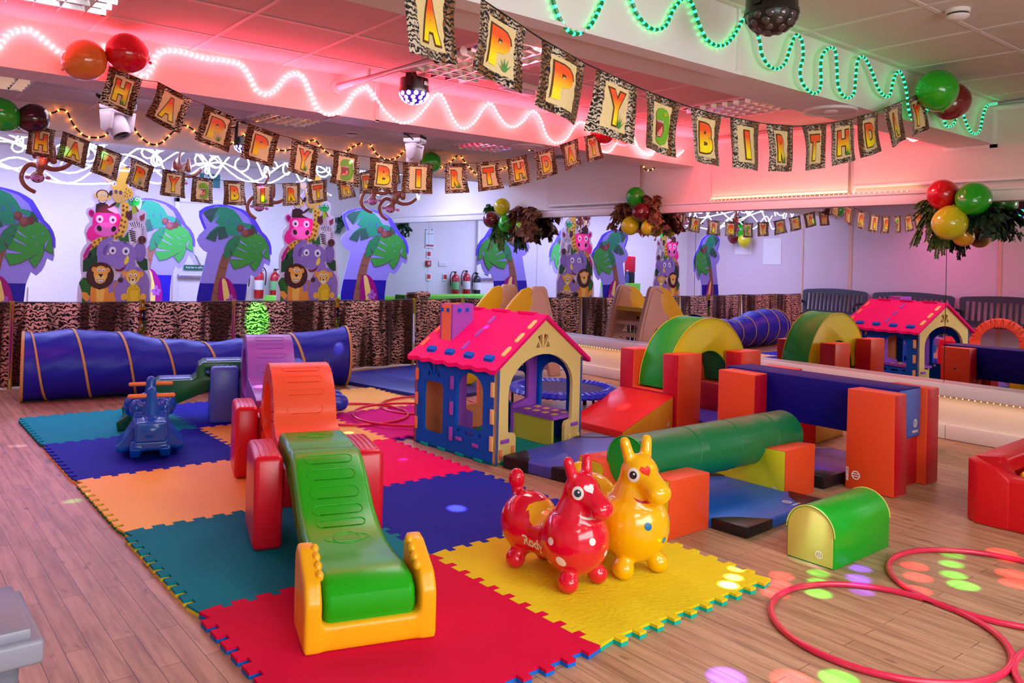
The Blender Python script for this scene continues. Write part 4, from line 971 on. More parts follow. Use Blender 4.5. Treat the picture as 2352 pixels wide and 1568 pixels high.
# cylinder on two cradles
def cradle(x0, y0, lab, seed, top):
    t = thing('foam_cradle', lab, 'foam block', (x0, y0, 0), 0, 'concave foam cradles')
    L, D, h, r = .60, .31, .28, .152; yc = .29; n = 14; a0 = math.asin(min(1, (.30-h+.0)/r)) if .30 > h else 0
    arc = [(yc+r*math.cos(-a), .30-r*math.sin(a)) for a in [math.radians(10+160*i/n) for i in range(n+1)]]
    pts = [(0, 0), (L, 0), (L, h)]+[(a, b) for a, b in arc if b < h]+[(0, h)]
    bm = bmesh.new(); prism(bm, pts, 0, D, 'yz'); bm.normal_update()
    for f in bm.faces: f.material_index = 1 if abs(f.normal.x) > .5 else 0
    pillow(bm, amp=.0025, seed=seed)
    obj('cover', bm, [vO, vYl], t, bevel=.006, seg=2, ang=50)
    logo(t, lambda a, b: Vector((-.0045, .06-a, .05+b)), .035, False)
cradle(2.05, .57, 'orange and yellow foam cradle at the left end of the green cylinder', 3, 0)
cradle(3.11, .62, 'orange and yellow foam cradle at the right end of the green cylinder', 4, 0)
t = thing('foam_cylinder', 'long dark green foam cylinder resting on two orange and yellow cradles', 'foam cylinder', (2.10, .88, .288))
bm = bmesh.new(); R_ = .137
lathe(bm, [(0, 0), (R_*.96, 0), (R_, .006), (R_, .5), (R_*.997, .503), (R_, .506), (R_, 1.0), (R_*.997, 1.003), (R_, 1.006), (R_, 1.40), (R_*.97, 1.407), (0, 1.407)], 40, mx=Matrix.Rotation(PI/2, 4, 'Y'))
bm.normal_update()
for f in bm.faces: f.material_index = 1 if f.normal.x < -.8 or f.normal.x > .8 else 0
obj('cover', bm, [vDG, vGn], t, smooth=True)
bm = bmesh.new(); tube(bm, [(0, R_*math.cos(a), R_*math.sin(a)) for a in [2*PI*i/40 for i in range(40)]], .004, 6, closed=True); obj('piping', bm, vGn, t, smooth=True)
for k in range(3):
    bm = bmesh.new(); x = .42+.36*k; tube(bm, [(x+.03*math.sin(a), R_*1.001*math.cos(a), R_*1.001*math.sin(a)) for a in [2*PI*i/40 for i in range(40)]], .0022, 5, closed=True); obj('seam', bm, vDG, t, smooth=True)
# mats with black corners
def cornermat(c, rz, w, d, h, lab, mm, corners=(0, 1, 2, 3), lg=False):
    t = thing('corner_mat', lab, 'floor mat', (c[0], c[1], 0), rz, 'low mats with black corners')
    bm = bmesh.new(); box(bm, (0, 0, 0), (w, d, h)); pillow(bm, amp=.002, seed=2); obj('cover', bm, mm, t, bevel=.012, seg=3)
    for k in corners:
        sx, sy = ((0, 0), (1, 0), (1, 1), (0, 1))[k]
        cx, cy = (0, w)[sx], (0, d)[sy]; q = .20; dx, dy = (1, -1)[sx], (1, -1)[sy]
        pts = [(cx-dx*.003, cy-dy*.003), (cx+dx*q*1.2, cy-dy*.003), (cx+dx*q*.95, cy+dy*.05), (cx+dx*.10, cy+dy*q*.72), (cx-dx*.003, cy+dy*q)]
        bm = bmesh.new(); prism(bm, pts, .001, h+.004); bmesh.ops.recalc_face_normals(bm, faces=bm.faces[:]); obj('corner_cap', bm, vK, t, bevel=.010, seg=2)
    if lg: logo(t, lambda a, b: Vector((w-.22+a, .09+b, h+.0045)), .05, True)
    return t
cornermat((2.385, .37), .07, .775, .78, .052, 'bright blue mat with black corners under the green cylinder', vMat, lg=True)
cornermat((2.34, 1.46), .20, 1.0, .565, .075, 'violet blue mat with black corners in front of the playhouse door', vinyl('vinyl_peri', (70, 84, 200)))
cornermat((3.52, .62), .0, .80, .56, .07, 'purple mat with a black corner below the navy beam', vPu)
cornermat((4.39, 2.02), .0, .45, .66, .055, 'purple mat between the two supports of the arch', vPu, corners=())
cornermat((4.75, 2.95), .1, .8, .45, .06, 'blue mat beyond the arch, seen in the mirror', vMat, corners=(0,))
# ball pit
PRZ = .03
t = thing('ball_pit', 'red foam ball pit with rounded corners at the right edge', 'ball pit', (3.61, -.10, 0), PRZ)
pv = vinyl('vinyl_pit', (212, 8, 26)); PH, PL_ = .325, .262
def pitseg(pts, nm):
    bm = bmesh.new(); prism(bm, pts, 0, 1, 'xy')
    for v in bm.verts: v.co.z *= PH
    bmesh.ops.recalc_face_normals(bm, faces=bm.faces[:]); return bm
bm = bmesh.new(); plate(bm, [(0, -.06), (.06, 0), (.98, 0), (1.04, -.06), (1.04, -.96), (.98, -1.02), (.06, -1.02), (0, -.96)], [[(.14, -.14), (.90, -.14), (.90, -.88), (.14, -.88)]], 0, PL_, 'xy'); bmesh.ops.dissolve_limit(bm, angle_limit=.01, verts=bm.verts[:], edges=bm.edges[:]); obj('wall_ring', bm, pv, t, bevel=.018, seg=4, ang=40)
def prof(pts, y0, y1, nm, ax):
    bm = bmesh.new(); prism(bm, pts, y0, y1, ax); bmesh.ops.recalc_face_normals(bm, faces=bm.faces[:]); obj(nm, bm, pv, t, bevel=.016, seg=3, ang=40)
for s_ in (1, -1):
    pp = [(0, -.06), (.06, 0), (.139, 0), (.139, -.14), (.139, -.215), (0, -.215), (0, -.14)]
    pp = [(x-.0025 if x < .07 else x, y+.0025 if y > -.07 else y) for x, y in pp]
    if s_ < 0: pp = [(x, -1.02-y) for x, y in pp]
    bm = bmesh.new(); prism(bm, pp, 0, PH)
    for v in bm.verts:
        dy = -v.co.y if s_ > 0 else v.co.y+1.02
        if v.co.z > .1 and dy > .2: v.co.z = PL_-.012
    bmesh.ops.recalc_face_normals(bm, faces=bm.faces[:]); obj('raised_corner', bm, pv, t, bevel=.014, seg=3, ang=25)
bm = bmesh.new(); box(bm, (.13, -.14, .05), (1.0, .0, PH)); obj('raised_side', bm, pv, t, bevel=.014, seg=3)
bm = bmesh.new(); box(bm, (.90, -1.02, .15), (1.04, -.02, PH)); obj('raised_side', bm, pv, t, bevel=.018, seg=3)
bm = bmesh.new(); box(bm, (.10, -.95, .0), (.95, -.10, .03)); obj('base_mat', bm, pv, t)
bc = [(245, 190, 20), (16, 60, 200), (30, 170, 60), (220, 30, 40)]
cn = ['yellow', 'blue', 'green', 'red']
rnd = random.Random(3); R4 = Matrix.Rotation(PRZ, 4, 'Z'); nb = 0
for (lx, ly, z, c) in [(.185, -.235, .248, 0), (.225, -.325, .262, 1), (.19, -.395, .250, 2)]+[(.20+.085*i+rnd.uniform(-.008, .008), -.47-.085*j, .215+rnd.uniform(0, .02), rnd.randrange(4)) for i in range(4) for j in range(3)]+[(.30+.085*i, -.20-.0*i, .21, rnd.randrange(4)) for i in range(3)]:
    w = Vector((3.61, -.10, 0))+(R4 @ Vector((lx, ly, z)))
    bm = bmesh.new(); sph(bm, (0, 0, 0), .034, 20); o = obj('play_ball', bm, M('ball_'+cn[c], bc[c], .25, coat=.3), smooth=True, loc=w)
    lab = {0: 'yellow plastic ball nearest the corner of the red ball pit', 1: 'blue plastic ball beside the yellow one in the red ball pit', 2: 'green plastic ball right of the blue one in the red ball pit'}.get(nb, '%s plastic ball deeper in the red ball pit' % cn[c])
    tag(o, lab, 'ball', 'balls in the pit' if nb < 3 else '%s balls in the pit' % cn[c]); nb += 1
# ================================================================ TRAMPOLINE
tc = Vector((3.86, 3.19, 0))
t = thing('trampoline', 'small round blue trampoline behind the playhouse', 'trampoline', tuple(tc))
bm = bmesh.new(); n = 96
for (r0, z0), (r1, z1) in (((.34, .212), (.40, .232)), ((.40, .232), (.46, .222)), ((.46, .222), (.475, .190)), ((.475, .19), (.46, .175))):
    A = [bm.verts.new(((r0+(.004*math.sin(i*PI/1.0) if r0 < .45 else 0))*math.cos(2*PI*i/n), r0*math.sin(2*PI*i/n), z0+(.0035 if i % 2 else -.0035))) for i in range(n)]; B = [bm.verts.new((r1*math.cos(2*PI*i/n), r1*math.sin(2*PI*i/n), z1+(.0035 if i % 2 else -.0035))) for i in range(n)]
    for i in range(n): bm.faces.new((A[i], A[(i+1) % n], B[(i+1) % n], B[i]))
bmesh.ops.remove_doubles(bm, verts=bm.verts[:], dist=.0005); bmesh.ops.recalc_face_normals(bm, faces=bm.faces[:]); obj('spring_cover', bm, M('tramp_blue', (22, 40, 200), .3, coat=.3), t)
bm = bmesh.new(); lathe(bm, [(.345, .205), (.345, .210), (0, .208)], 48); obj('jumping_mat', bm, M('tramp_mat', (60, 64, 110), .7), t, smooth=True)
bm = bmesh.new(); tube(bm, [(.45*math.cos(2*PI*i/48), .45*math.sin(2*PI*i/48), .19) for i in range(48)], .013, 8, closed=True); obj('frame', bm, vK, t, smooth=True)
for k in range(6):
    a = 2*PI*k/6+.35; bm = bmesh.new(); tube(bm, [(.44*math.cos(a), .44*math.sin(a), .19), (.44*math.cos(a), .44*math.sin(a), .03)], .012, 10); lg = obj('leg', bm, M('tramp_leg', (40, 36, 44), .3, metal=.6), t, smooth=True)
    bm = bmesh.new(); lathe(bm, [(.017, .0), (.019, .03), (.013, .05)], 14, c=(.44*math.cos(a), .44*math.sin(a), 0)); obj('rubber_foot', bm, vK, lg, smooth=True)
# ================================================================ BIG SLIDE (beige frame, yellow chute)
t = thing('toddler_slide', 'beige toddler slide with yellow chute and ladder behind the playhouse roof', 'slide', (4.05, 4.60, .04), 0)
sB = plast('slide_beige', (224, 190, 172), .4); sY = plast('slide_yellow', (244, 206, 12), .33)
rail = [(.64, .80), (.64, .95), (.67, .985), (.82, .985), (.86, .95), (.98, .60), (1.06, .30), (1.10, 0), (.94, 0), (.90, .15), (.82, .34), (.72, .46), (.60, .49), (.50, .50), (.46, .56), (.50, .63), (.58, .68)]
for y in (0, .50):
    bm = bmesh.new(); prism(bm, rail, y-.028, y+.028, 'xz'); sp = obj('side_panel', bm, sB, t, bevel=.018, seg=3, ang=50)
    bm = bmesh.new(); tube(bm, smoothpath([(.62, y-.030, .90), (.68, y-.030, .93), (.80, y-.030, .93), (.93, y-.030, .60), (1.0, y-.03, .30)], 5), .006, 6); obj('moulded_line', bm, sB, sp, smooth=True)
    bm = bmesh.new(); prism(bm, [(-.10, .24), (.05, .44), (.20, .63), (.38, .83), (.52, .95), (.62, .975), (.68, .92), (.66, .70), (.50, .48), (.38, .34), (.20, .20), (.0, .08), (-.12, .0), (-.34, -.0), (-.40, .10), (-.36, .26), (-.24, .27)], y-.022, y+.022, 'xz'); cp = obj('chute_side', bm, sY, t, bevel=.014, seg=3, ang=50)
    bm = bmesh.new(); cyl(bm, (.50, y, .56), .022, .062, 16, axis='y'); cyl(bm, (-.22, y, .07), .022, .05, 16, axis='y'); obj('bolt', bm, vK, cp, smooth=True)
bm = bmesh.new(); prism(bm, [(-.40, .03), (-.26, .05), (-.05, .12), (.2, .34), (.42, .58), (.56, .68), (.80, .70), (.80, .66), (.57, .64), (.43, .53), (.22, .30), (-.03, .08), (-.26, .01), (-.40, 0)], .02, .48, 'xz'); obj('chute', bm, sY, t, bevel=.008, seg=2)
for k in range(5):
    z = .09+.145*k; x = 1.065-.33*z**1.25
    bm = bmesh.new(); cone_cap(bm, (x-.05, .02, z), (x-.05, .48, z), .032, .032, 14)
    if k == 4: bm.free(); bm = bmesh.new(); box(bm, (.80, .02, .67), (.90, .48, .72))
    obj('step', bm, sB if k < 4 else sY, t, smooth=True)
# gym mats under the slide
t = thing('gym_mat', 'dark blue folding gym mat under the toddler slide', 'gym mat', (3.20, 4.12, 0), .20)
for k in range(3):
    bm = bmesh.new(); box(bm, (.56*k, 0, 0), (.56*k+.555, 1.75, .035)); obj('fold_panel', bm, vinyl('gym_blue', (34, 48, 150)), t, bevel=.008, seg=2)
# ================================================================ BLUE CRAWL TUNNEL
t = thing('crawl_tunnel', 'long blue fabric crawl tunnel with tan hoops on the floor', 'tunnel', (0, 0, 0))
tp = [(.14, 5.90), (.5, 5.845), (.95, 5.79), (1.4, 5.73), (1.9, 5.66), (2.4, 5.56), (2.93, 5.42)]
tr = [.290, .300, .285, .245, .240, .262, .292]
CP = smoothpath([(x, y, 0) for x, y in tp], 12); RR = smoothpath([(r, 0, 0) for r in tr], 12); nn = 40; bm = bmesh.new(); rings = []
def tring(i, extra=0, n=nn):
    p = CP[i]; r = RR[i].x+extra; tt = (CP[min(i+1, len(CP)-1)]-CP[max(i-1, 0)]).normalized(); s = Vector((-tt.y, tt.x, 0)); ph = i % 12
    sag = -.018*math.sin(PI*ph/12)*(1.2 if 20 < i < 60 else .7); out = []
    for k in range(n):
        a = 2*PI*k/n; up = math.sin(a); wr = .0035*math.sin(a*9+i*.8)+.002*math.sin(a*23+i*1.7)
        rr_ = r+(sag if up > -.2 else 0)*max(0, up+.2)+wr*(1 if extra == 0 else .3)
        z = RR[i].x*1.0+rr_*up; out.append(p+s*(rr_*math.cos(a))+Vector((0, 0, max(z, .004))))
    return out
for i in range(len(CP)): rings.append([bm.verts.new(v) for v in tring(i)])
for i in range(len(rings)-1):
    for k in range(nn): bm.faces.new((rings[i][k], rings[i][(k+1) % nn], rings[i+1][(k+1) % nn], rings[i+1][k]))
tun = obj('fabric_skin', bm, M('tunnel_blue', (16, 22, 170), .42, .4, bump=.2, bscale=25), t, smooth=True)
so = tun.modifiers.new('s', 'SOLIDIFY'); so.thickness = .003
tanm = M('hoop_tape', (206, 160, 92), .6)
for i in (0, 72):
    i = min(i, len(CP)-1); bm = bmesh.new(); tt = (CP[min(i+1, len(CP)-1)]-CP[max(i-1, 0)]).normalized()*.012; A = tring(i, .005); vs0 = [bm.verts.new(v-tt) for v in A]; vs1 = [bm.verts.new(v+tt) for v in A]
    for k in range(nn): bm.faces.new((vs0[k], vs0[(k+1) % nn], vs1[(k+1) % nn], vs1[k]))
    o = obj('rim_band', bm, tanm, t, smooth=True); so = o.modifiers.new('s', 'SOLIDIFY'); so.thickness = .006; so.offset = 0
def tpoint(fi, k, extra):
    i = int(fi); f = fi-i; i2 = min(i+1, len(CP)-1); return tring(i, extra)[k % nn].lerp(tring(i2, extra)[k % nn], f)
for q_ in range(7):      # one turn of the wire tape each
    bm = bmesh.new(); A, B = [], []
    for k in range(nn+1):
        fi = min(2.6+9.5*(q_+k/nn)+ .0, 71.0); kk = nn//4+k
        A.append(bm.verts.new(tpoint(fi-.28, kk, .0045))); B.append(bm.verts.new(tpoint(min(fi+.28, 71.5), kk, .0045)))
    for k in range(nn): bm.faces.new((A[k], A[k+1], B[k+1], B[k]))
    o = obj('spiral_band', bm, tanm, t, smooth=True); so = o.modifiers.new('s', 'SOLIDIFY'); so.thickness = .005; so.offset = 0
# ================================================================ TIGER FABRIC BARRIER
def tiger_mat(name='tiger_fabric', sc=1.0, ws=8.0, thr=.40, dark=(22, 12, 10), light=(244, 190, 168), mid=(84, 42, 26)):
    m = bpy.data.materials.new(name); m.use_nodes = True; nt = m.node_tree; b = nt.nodes['Principled BSDF']; N = nt.nodes.new; L = nt.links.new
    tc = N('ShaderNodeTexCoord'); mp = N('ShaderNodeMapping'); mp.inputs['Scale'].default_value = (2.2*sc, 2.2*sc, 11*sc); L(tc.outputs['Object'], mp.inputs[0])
    n0 = N('ShaderNodeTexNoise'); n0.inputs['Scale'].default_value = 4*sc; n0.inputs['Detail'].default_value = 3; L(tc.outputs['Object'], n0.inputs['Vector'])
    w = N('ShaderNodeTexWave'); w.bands_direction = 'Z'; w.inputs['Scale'].default_value = ws*sc; w.inputs['Distortion'].default_value = 13; w.inputs['Detail'].default_value = 4; w.inputs['Detail Scale'].default_value = 1.8; w.inputs['Detail Roughness'].default_value = .6
    mp2 = N('ShaderNodeMapping'); mp2.inputs['Scale'].default_value = (1.15, 1.15, 1); L(tc.outputs['Object'], mp2.inputs[0]); L(mp2.outputs[0], w.inputs['Vector'])
    r = N('ShaderNodeValToRGB'); r.color_ramp.elements[0].position = thr; r.color_ramp.elements[0].color = (0, 0, 0, 1); r.color_ramp.elements[1].position = thr+.10; r.color_ramp.elements[1].color = (1, 1, 1, 1); L(w.outputs['Fac'], r.inputs[0])
    mp3 = N('ShaderNodeMapping'); mp3.inputs['Scale'].default_value = (5.5*sc, 5.5*sc, .5*sc); L(tc.outputs['Object'], mp3.inputs[0])
    n2 = N('ShaderNodeTexNoise'); n2.inputs['Scale'].default_value = 1.2; n2.inputs['Detail'].default_value = 2; L(mp3.outputs[0], n2.inputs['Vector'])
    r2 = N('ShaderNodeValToRGB'); e = r2.color_ramp.elements; e[0].position = .45; e[0].color = lin(mid); e[1].position = .58; e[1].color = lin(light); L(n2.outputs['Fac'], r2.inputs[0])  # upright pale and brown zones: cloth tone plus painted fold shading
    mx = N('ShaderNodeMix'); mx.data_type = 'RGBA'; L(r.outputs[0], mx.inputs[0]); mx.inputs[6].default_value = lin(dark); L(r2.outputs[0], mx.inputs[7]); L(mx.outputs[2], b.inputs['Base Color'])
    b.inputs['Roughness'].default_value = .8; b.inputs['Sheen Weight'].default_value = .3; b.inputs['Specular IOR Level'].default_value = .2
    return m
TIG = tiger_mat()
bx = [(-1.93, 6.64), (-.95, 6.62), (.14, 6.58), (1.24, 6.45), (2.12, 6.36), (3.28, 6.30), (4.34, 6.34), (5.10, 6.38), (5.66, 6.40)]
blab = ['tiger print fence panel by the far end of the benches, seen in the mirror', 'tiger print fence panel at the left edge behind the tunnel mouth', 'tiger print fence panel behind the left end of the blue tunnel', 'tiger print fence panel left of the thin yellow post', 'tiger print fence panel behind the purple hoop', 'tiger print fence panel left of the playhouse roof', 'tiger print fence panel behind the slide top', 'tiger print fence panel touching the mirror wall']
pcol = [M('post_yellow', (232, 176, 30), .4), M('post_navy', (20, 26, 90), .4), M('post_green', (80, 150, 50), .4), M('post_red', (150, 26, 30), .4)]
for k in range(8):
    (x0, y0), (x1, y1) = bx[k], bx[k+1]; d = Vector((x1-x0, y1-y0, 0)); L_ = d.length; d.normalize(); nrm = Vector((d.y, -d.x, 0)); H_ = .79
    t = thing('fence_panel', blab[k], 'fence panel', (x0, y0, 0), 0, 'tiger print fence panels')
    bm = bmesh.new(); nu, nz = 44, 6; g = []
    for i in range(nu+1):
        u = .02+(L_-.04)*i/nu; row = []
        for j in range(nz+1):
            z = .02+(H_-.025)*j/nz; amp = .030*(1-.75*(j/nz)**2); off = amp*math.sin(u*17+k*2+.5*math.sin(u*5))+.3*amp*math.sin(u*41+k)
            row.append(bm.verts.new(d*u+nrm*(.02+off)+Vector((0, 0, z))))
        g.append(row)
    for i in range(nu):
        for j in range(nz): bm.faces.new((g[i][j], g[i+1][j], g[i+1][j+1], g[i][j+1]))
    o = obj('fabric', bm, TIG, t, smooth=True); s = o.modifiers.new('s', 'SOLIDIFY'); s.thickness = .004
    bm = bmesh.new(); tube(bm, [d*.01+Vector((0, 0, H_)), d*(L_-.01)+Vector((0, 0, H_))], .010, 8); obj('top_rail', bm, M('rail_dark', (70, 44, 30), .5), t, smooth=True)
    col = k in (3, 5)
    for u, e in ((.012, 0), (L_-.012, 1)):
        if (col and e == 0) or (k in (2, 4) and e == 1):
            bm = bmesh.new(); z = 0; seq = [0, 1, 2, 3, 0, 2, 1, 0] if e == 0 else [0, 3, 0, 1, 2, 0, 3, 0]; 
            for q, c in enumerate(seq): tube(bm, [d*u+Vector((0, 0, q*.102))-nrm*.0+nrm*.02, d*u+Vector((0, 0, q*.102+.102))+nrm*.02], .020, 10, mi=c)
            obj('post', bm, pcol, t, smooth=True)
        else:
            bm = bmesh.new(); tube(bm, [d*u+nrm*.012, d*u+nrm*.012+Vector((0, 0, H_+.015))], .009, 8); obj('post', bm, pcol[0], t, smooth=True)
t = thing('folded_cloth', 'bundle of tiger print cloth resting on the fence top left of the slide', 'cloth', (4.47, 6.44, .80)); bm = bmesh.new()
cone_cap(bm, (-.14, 0, .03), (.14, .02, .035), .045, .05); sph(bm, (.05, 0, .05), .05, 12, sc=(1.6, 1, .8)); bmx = remeshed(bm, .012, 4); bmx.name = 'bundle'; setmats(bmx, TIG); link('bundle', bmx, t)
# ================================================================ BENCHES by the left wall (seen in the mirror)
MBN = M('bench_resin', (46, 42, 52), .45)
def bench(y0, y1, lab):
    L = y1-y0; t = thing('garden_bench', lab, 'bench', (-2.52, y0, 0), 0, 'dark slatted benches along the wall')
    bm = bmesh.new(); n = 16; pts = [(0.0, .44), (0.0, .84)]+[(L*i/n, .865+.035*math.sin(PI*i/n)) for i in range(n+1)]+[(L, .84), (L, .44)]
    pts = [(.03, .42), (.0, .84), (.03, .865)]+[(.06+(L-.12)*i/n, .875+.035*math.sin(PI*i/n)) for i in range(n+1)]+[(L-.03, .865), (L, .84), (L-.03, .42)]
    holes = []; ns = 14
    for k in range(ns): a = .08+(L-.16)*k/ns; holes.append([(a+.012, .48), (a+(L-.16)/ns-.018, .48), (a+(L-.16)/ns-.018, .80), (a+.012, .80)])
    plate(bm, pts, holes, 0, .03, 'yz')
    for v in bm.verts: v.co.x += .05-(v.co.z-.42)*.12
    obj('backrest', bm, MBN, t)
    bm = bmesh.new()
    for k in range(5): box(bm, (.08+.085*k, .04, .395), (.155+.085*k, L-.04, .42))
    obj('seat', bm, MBN, t, bevel=.004)
    for y in (.0, L-.05):
        bm = bmesh.new(); tube(bm, smoothpath([(.03, y+.025, .62), (.2, y+.025, .65), (.44, y+.025, .63), (.50, y+.025, .56)], 4), .026, 8); tube(bm, [(.46, y+.025, .62), (.46, y+.025, .40)], .024, 8); obj('armrest', bm, MBN, t, smooth=True)
        for x in (.06, .45): bm = bmesh.new(); box(bm, (x, y, 0), (x+.05, y+.05, .41)); obj('leg', bm, MBN, t, bevel=.005)
bench(5.62, 6.92, 'dark slatted bench nearest the fence, seen in the mirror behind the foam arch')
bench(4.10, 5.52, 'dark slatted bench in the mirror behind the playhouse roof')
bench(2.56, 4.02, 'dark slatted bench at the right edge of the mirror')
# ================================================================ GREY BIN lower left
Pn = far(104, 1442, 1.42); Pf = onz(70, 1374, Pn.z); bd_ = (Pf-Pn); bl = max(.26, min(bd_.length, .45)); brz = math.atan2(-bd_.x, bd_.y)
t = thing('storage_bin', 'grey plastic bin with a stepped lid at the bottom left corner', 'bin', (Pn.x, Pn.y, 0), brz)
gm = M('bin_grey', (104, 108, 124), .4, bump=.05, bscale=300); gl = M('bin_lid', (140, 140, 158), .38); zt_ = Pn.z
bm = bmesh.new(); prism(bm, [(-.40, .03), (-.03, .03), (-.03, bl-.03), (-.40, bl-.03)], 0, zt_-.055)
for v in bm.verts:
    if v.co.z < .1: v.co.x = -.215+(v.co.x+.215)*.84; v.co.y = bl/2+(v.co.y-bl/2)*.84
obj('bin_body', bm, gm, t, bevel=.015, seg=3)
bm = bmesh.new(); prism(bm, [(-.43, 0), (0, 0), (0, bl), (-.43, bl)], zt_-.062, zt_-.018); obj('lid_rim', bm, gl, t, bevel=.008, seg=3)
bm = bmesh.new(); prism(bm, [(-.415, .015), (-.018, .015), (-.018, bl-.015), (-.415, bl-.015)], zt_-.022, zt_); obj('lid_top', bm, gl, t, bevel=.006, seg=2)
# ================================================================ PRINTED CARD CUTOUTS
def Pm(c): return M('print_%d_%d_%d' % tuple(c), c, .55, .35)
def El(cx, cy, rx, ry, rot=0, n=22):
    a = math.radians(rot); return [(cx+rx*math.cos(t)*math.cos(a)-ry*math.sin(t)*math.sin(a), cy+rx*math.cos(t)*math.sin(a)+ry*math.sin(t)*math.cos(a)) for t in [2*PI*i/n for i in range(n)]]
def art(par, name, base, layers, fn):
    """printed colour areas on the face of a card: each a thin film just proud of the one below"""
    bm = bmesh.new(); mats = []; idx = {}
    for k, (c, pts) in enumerate(layers):
        if c not in idx: idx[c] = len(mats); mats.append(Pm(c))
        o = base+.00035*k; A = []
        for x, y in pts: v = fn(x, y); A.append(bm.verts.new((v[0], -o, v[1])))
        try: f = bm.faces.new(A); f.material_index = idx[c]
        except ValueError: pass
    bm.normal_update()
    for f in bm.faces:
        if f.normal.y > 0: f.normal_flip()
    return obj(name, bm, mats, par)
def board(par, name, pts, fn, th, col):
    bm = bmesh.new(); P = [fn(x, y) for x, y in pts]
    prism(bm, P, 0, th, 'xz'); bmesh.ops.recalc_face_normals(bm, faces=bm.faces[:]); return obj(name, bm, Pm(col), par)
def prop_stand(par, w):
    bm = bmesh.new(); prism(bm, [(0, 0), (.32, 0), (.0, .9)], -w, -w+.012, 'yz'); prism(bm, [(0, 0), (.32, 0), (0, .9)], w-.012, w, 'yz'); o = obj('card_strut', bm, Pm((214, 206, 214)), par); o.location = (0, .013, 0)
# --- palm tree (traced in board units)
PO, PS = (470, 1790), 1290.
pf = lambda x, y: ((x-PO[0])/PS, max(0, (PO[1]+630-y)/PS))
POUT = [(20, 195), (100, 130), (200, 95), (300, 80), (400, 78), (520, 100), (610, 125), (700, 165), (780, 215), (830, 290), (880, 370), (930, 455), (1000, 520), (1050, 600), (1078, 690), (1082, 800), (1062, 815), (1070, 900), (1052, 972), (980, 935), (955, 1020), (915, 1095), (850, 1155), (785, 1110), (750, 1200), (718, 1300), (705, 1500), (700, 2420), (15, 2420), (25, 1450), (60, 1230), (110, 1000), (150, 790), (100, 765), (40, 700), (0, 610), (30, 540), (100, 460), (60, 370), (25, 280)]
def shrink(pts, k):
    cx = sum(p[0] for p in pts)/len(pts); cy = sum(p[1] for p in pts)/len(pts); return [(cx+(x-cx)*k, cy+(y-cy)*k) for x, y in pts]
LIL, VIO, SEA, BRN, BRD, MGT, CRM = (160, 150, 250), (96, 78, 250), (34, 14, 172), (150, 96, 78), (92, 56, 60), (164, 0, 128), (246, 216, 120)
G1_, G2_, G3_, G4_ = (44, 150, 112), (50, 96, 84), (64, 164, 66), (44, 136, 88)
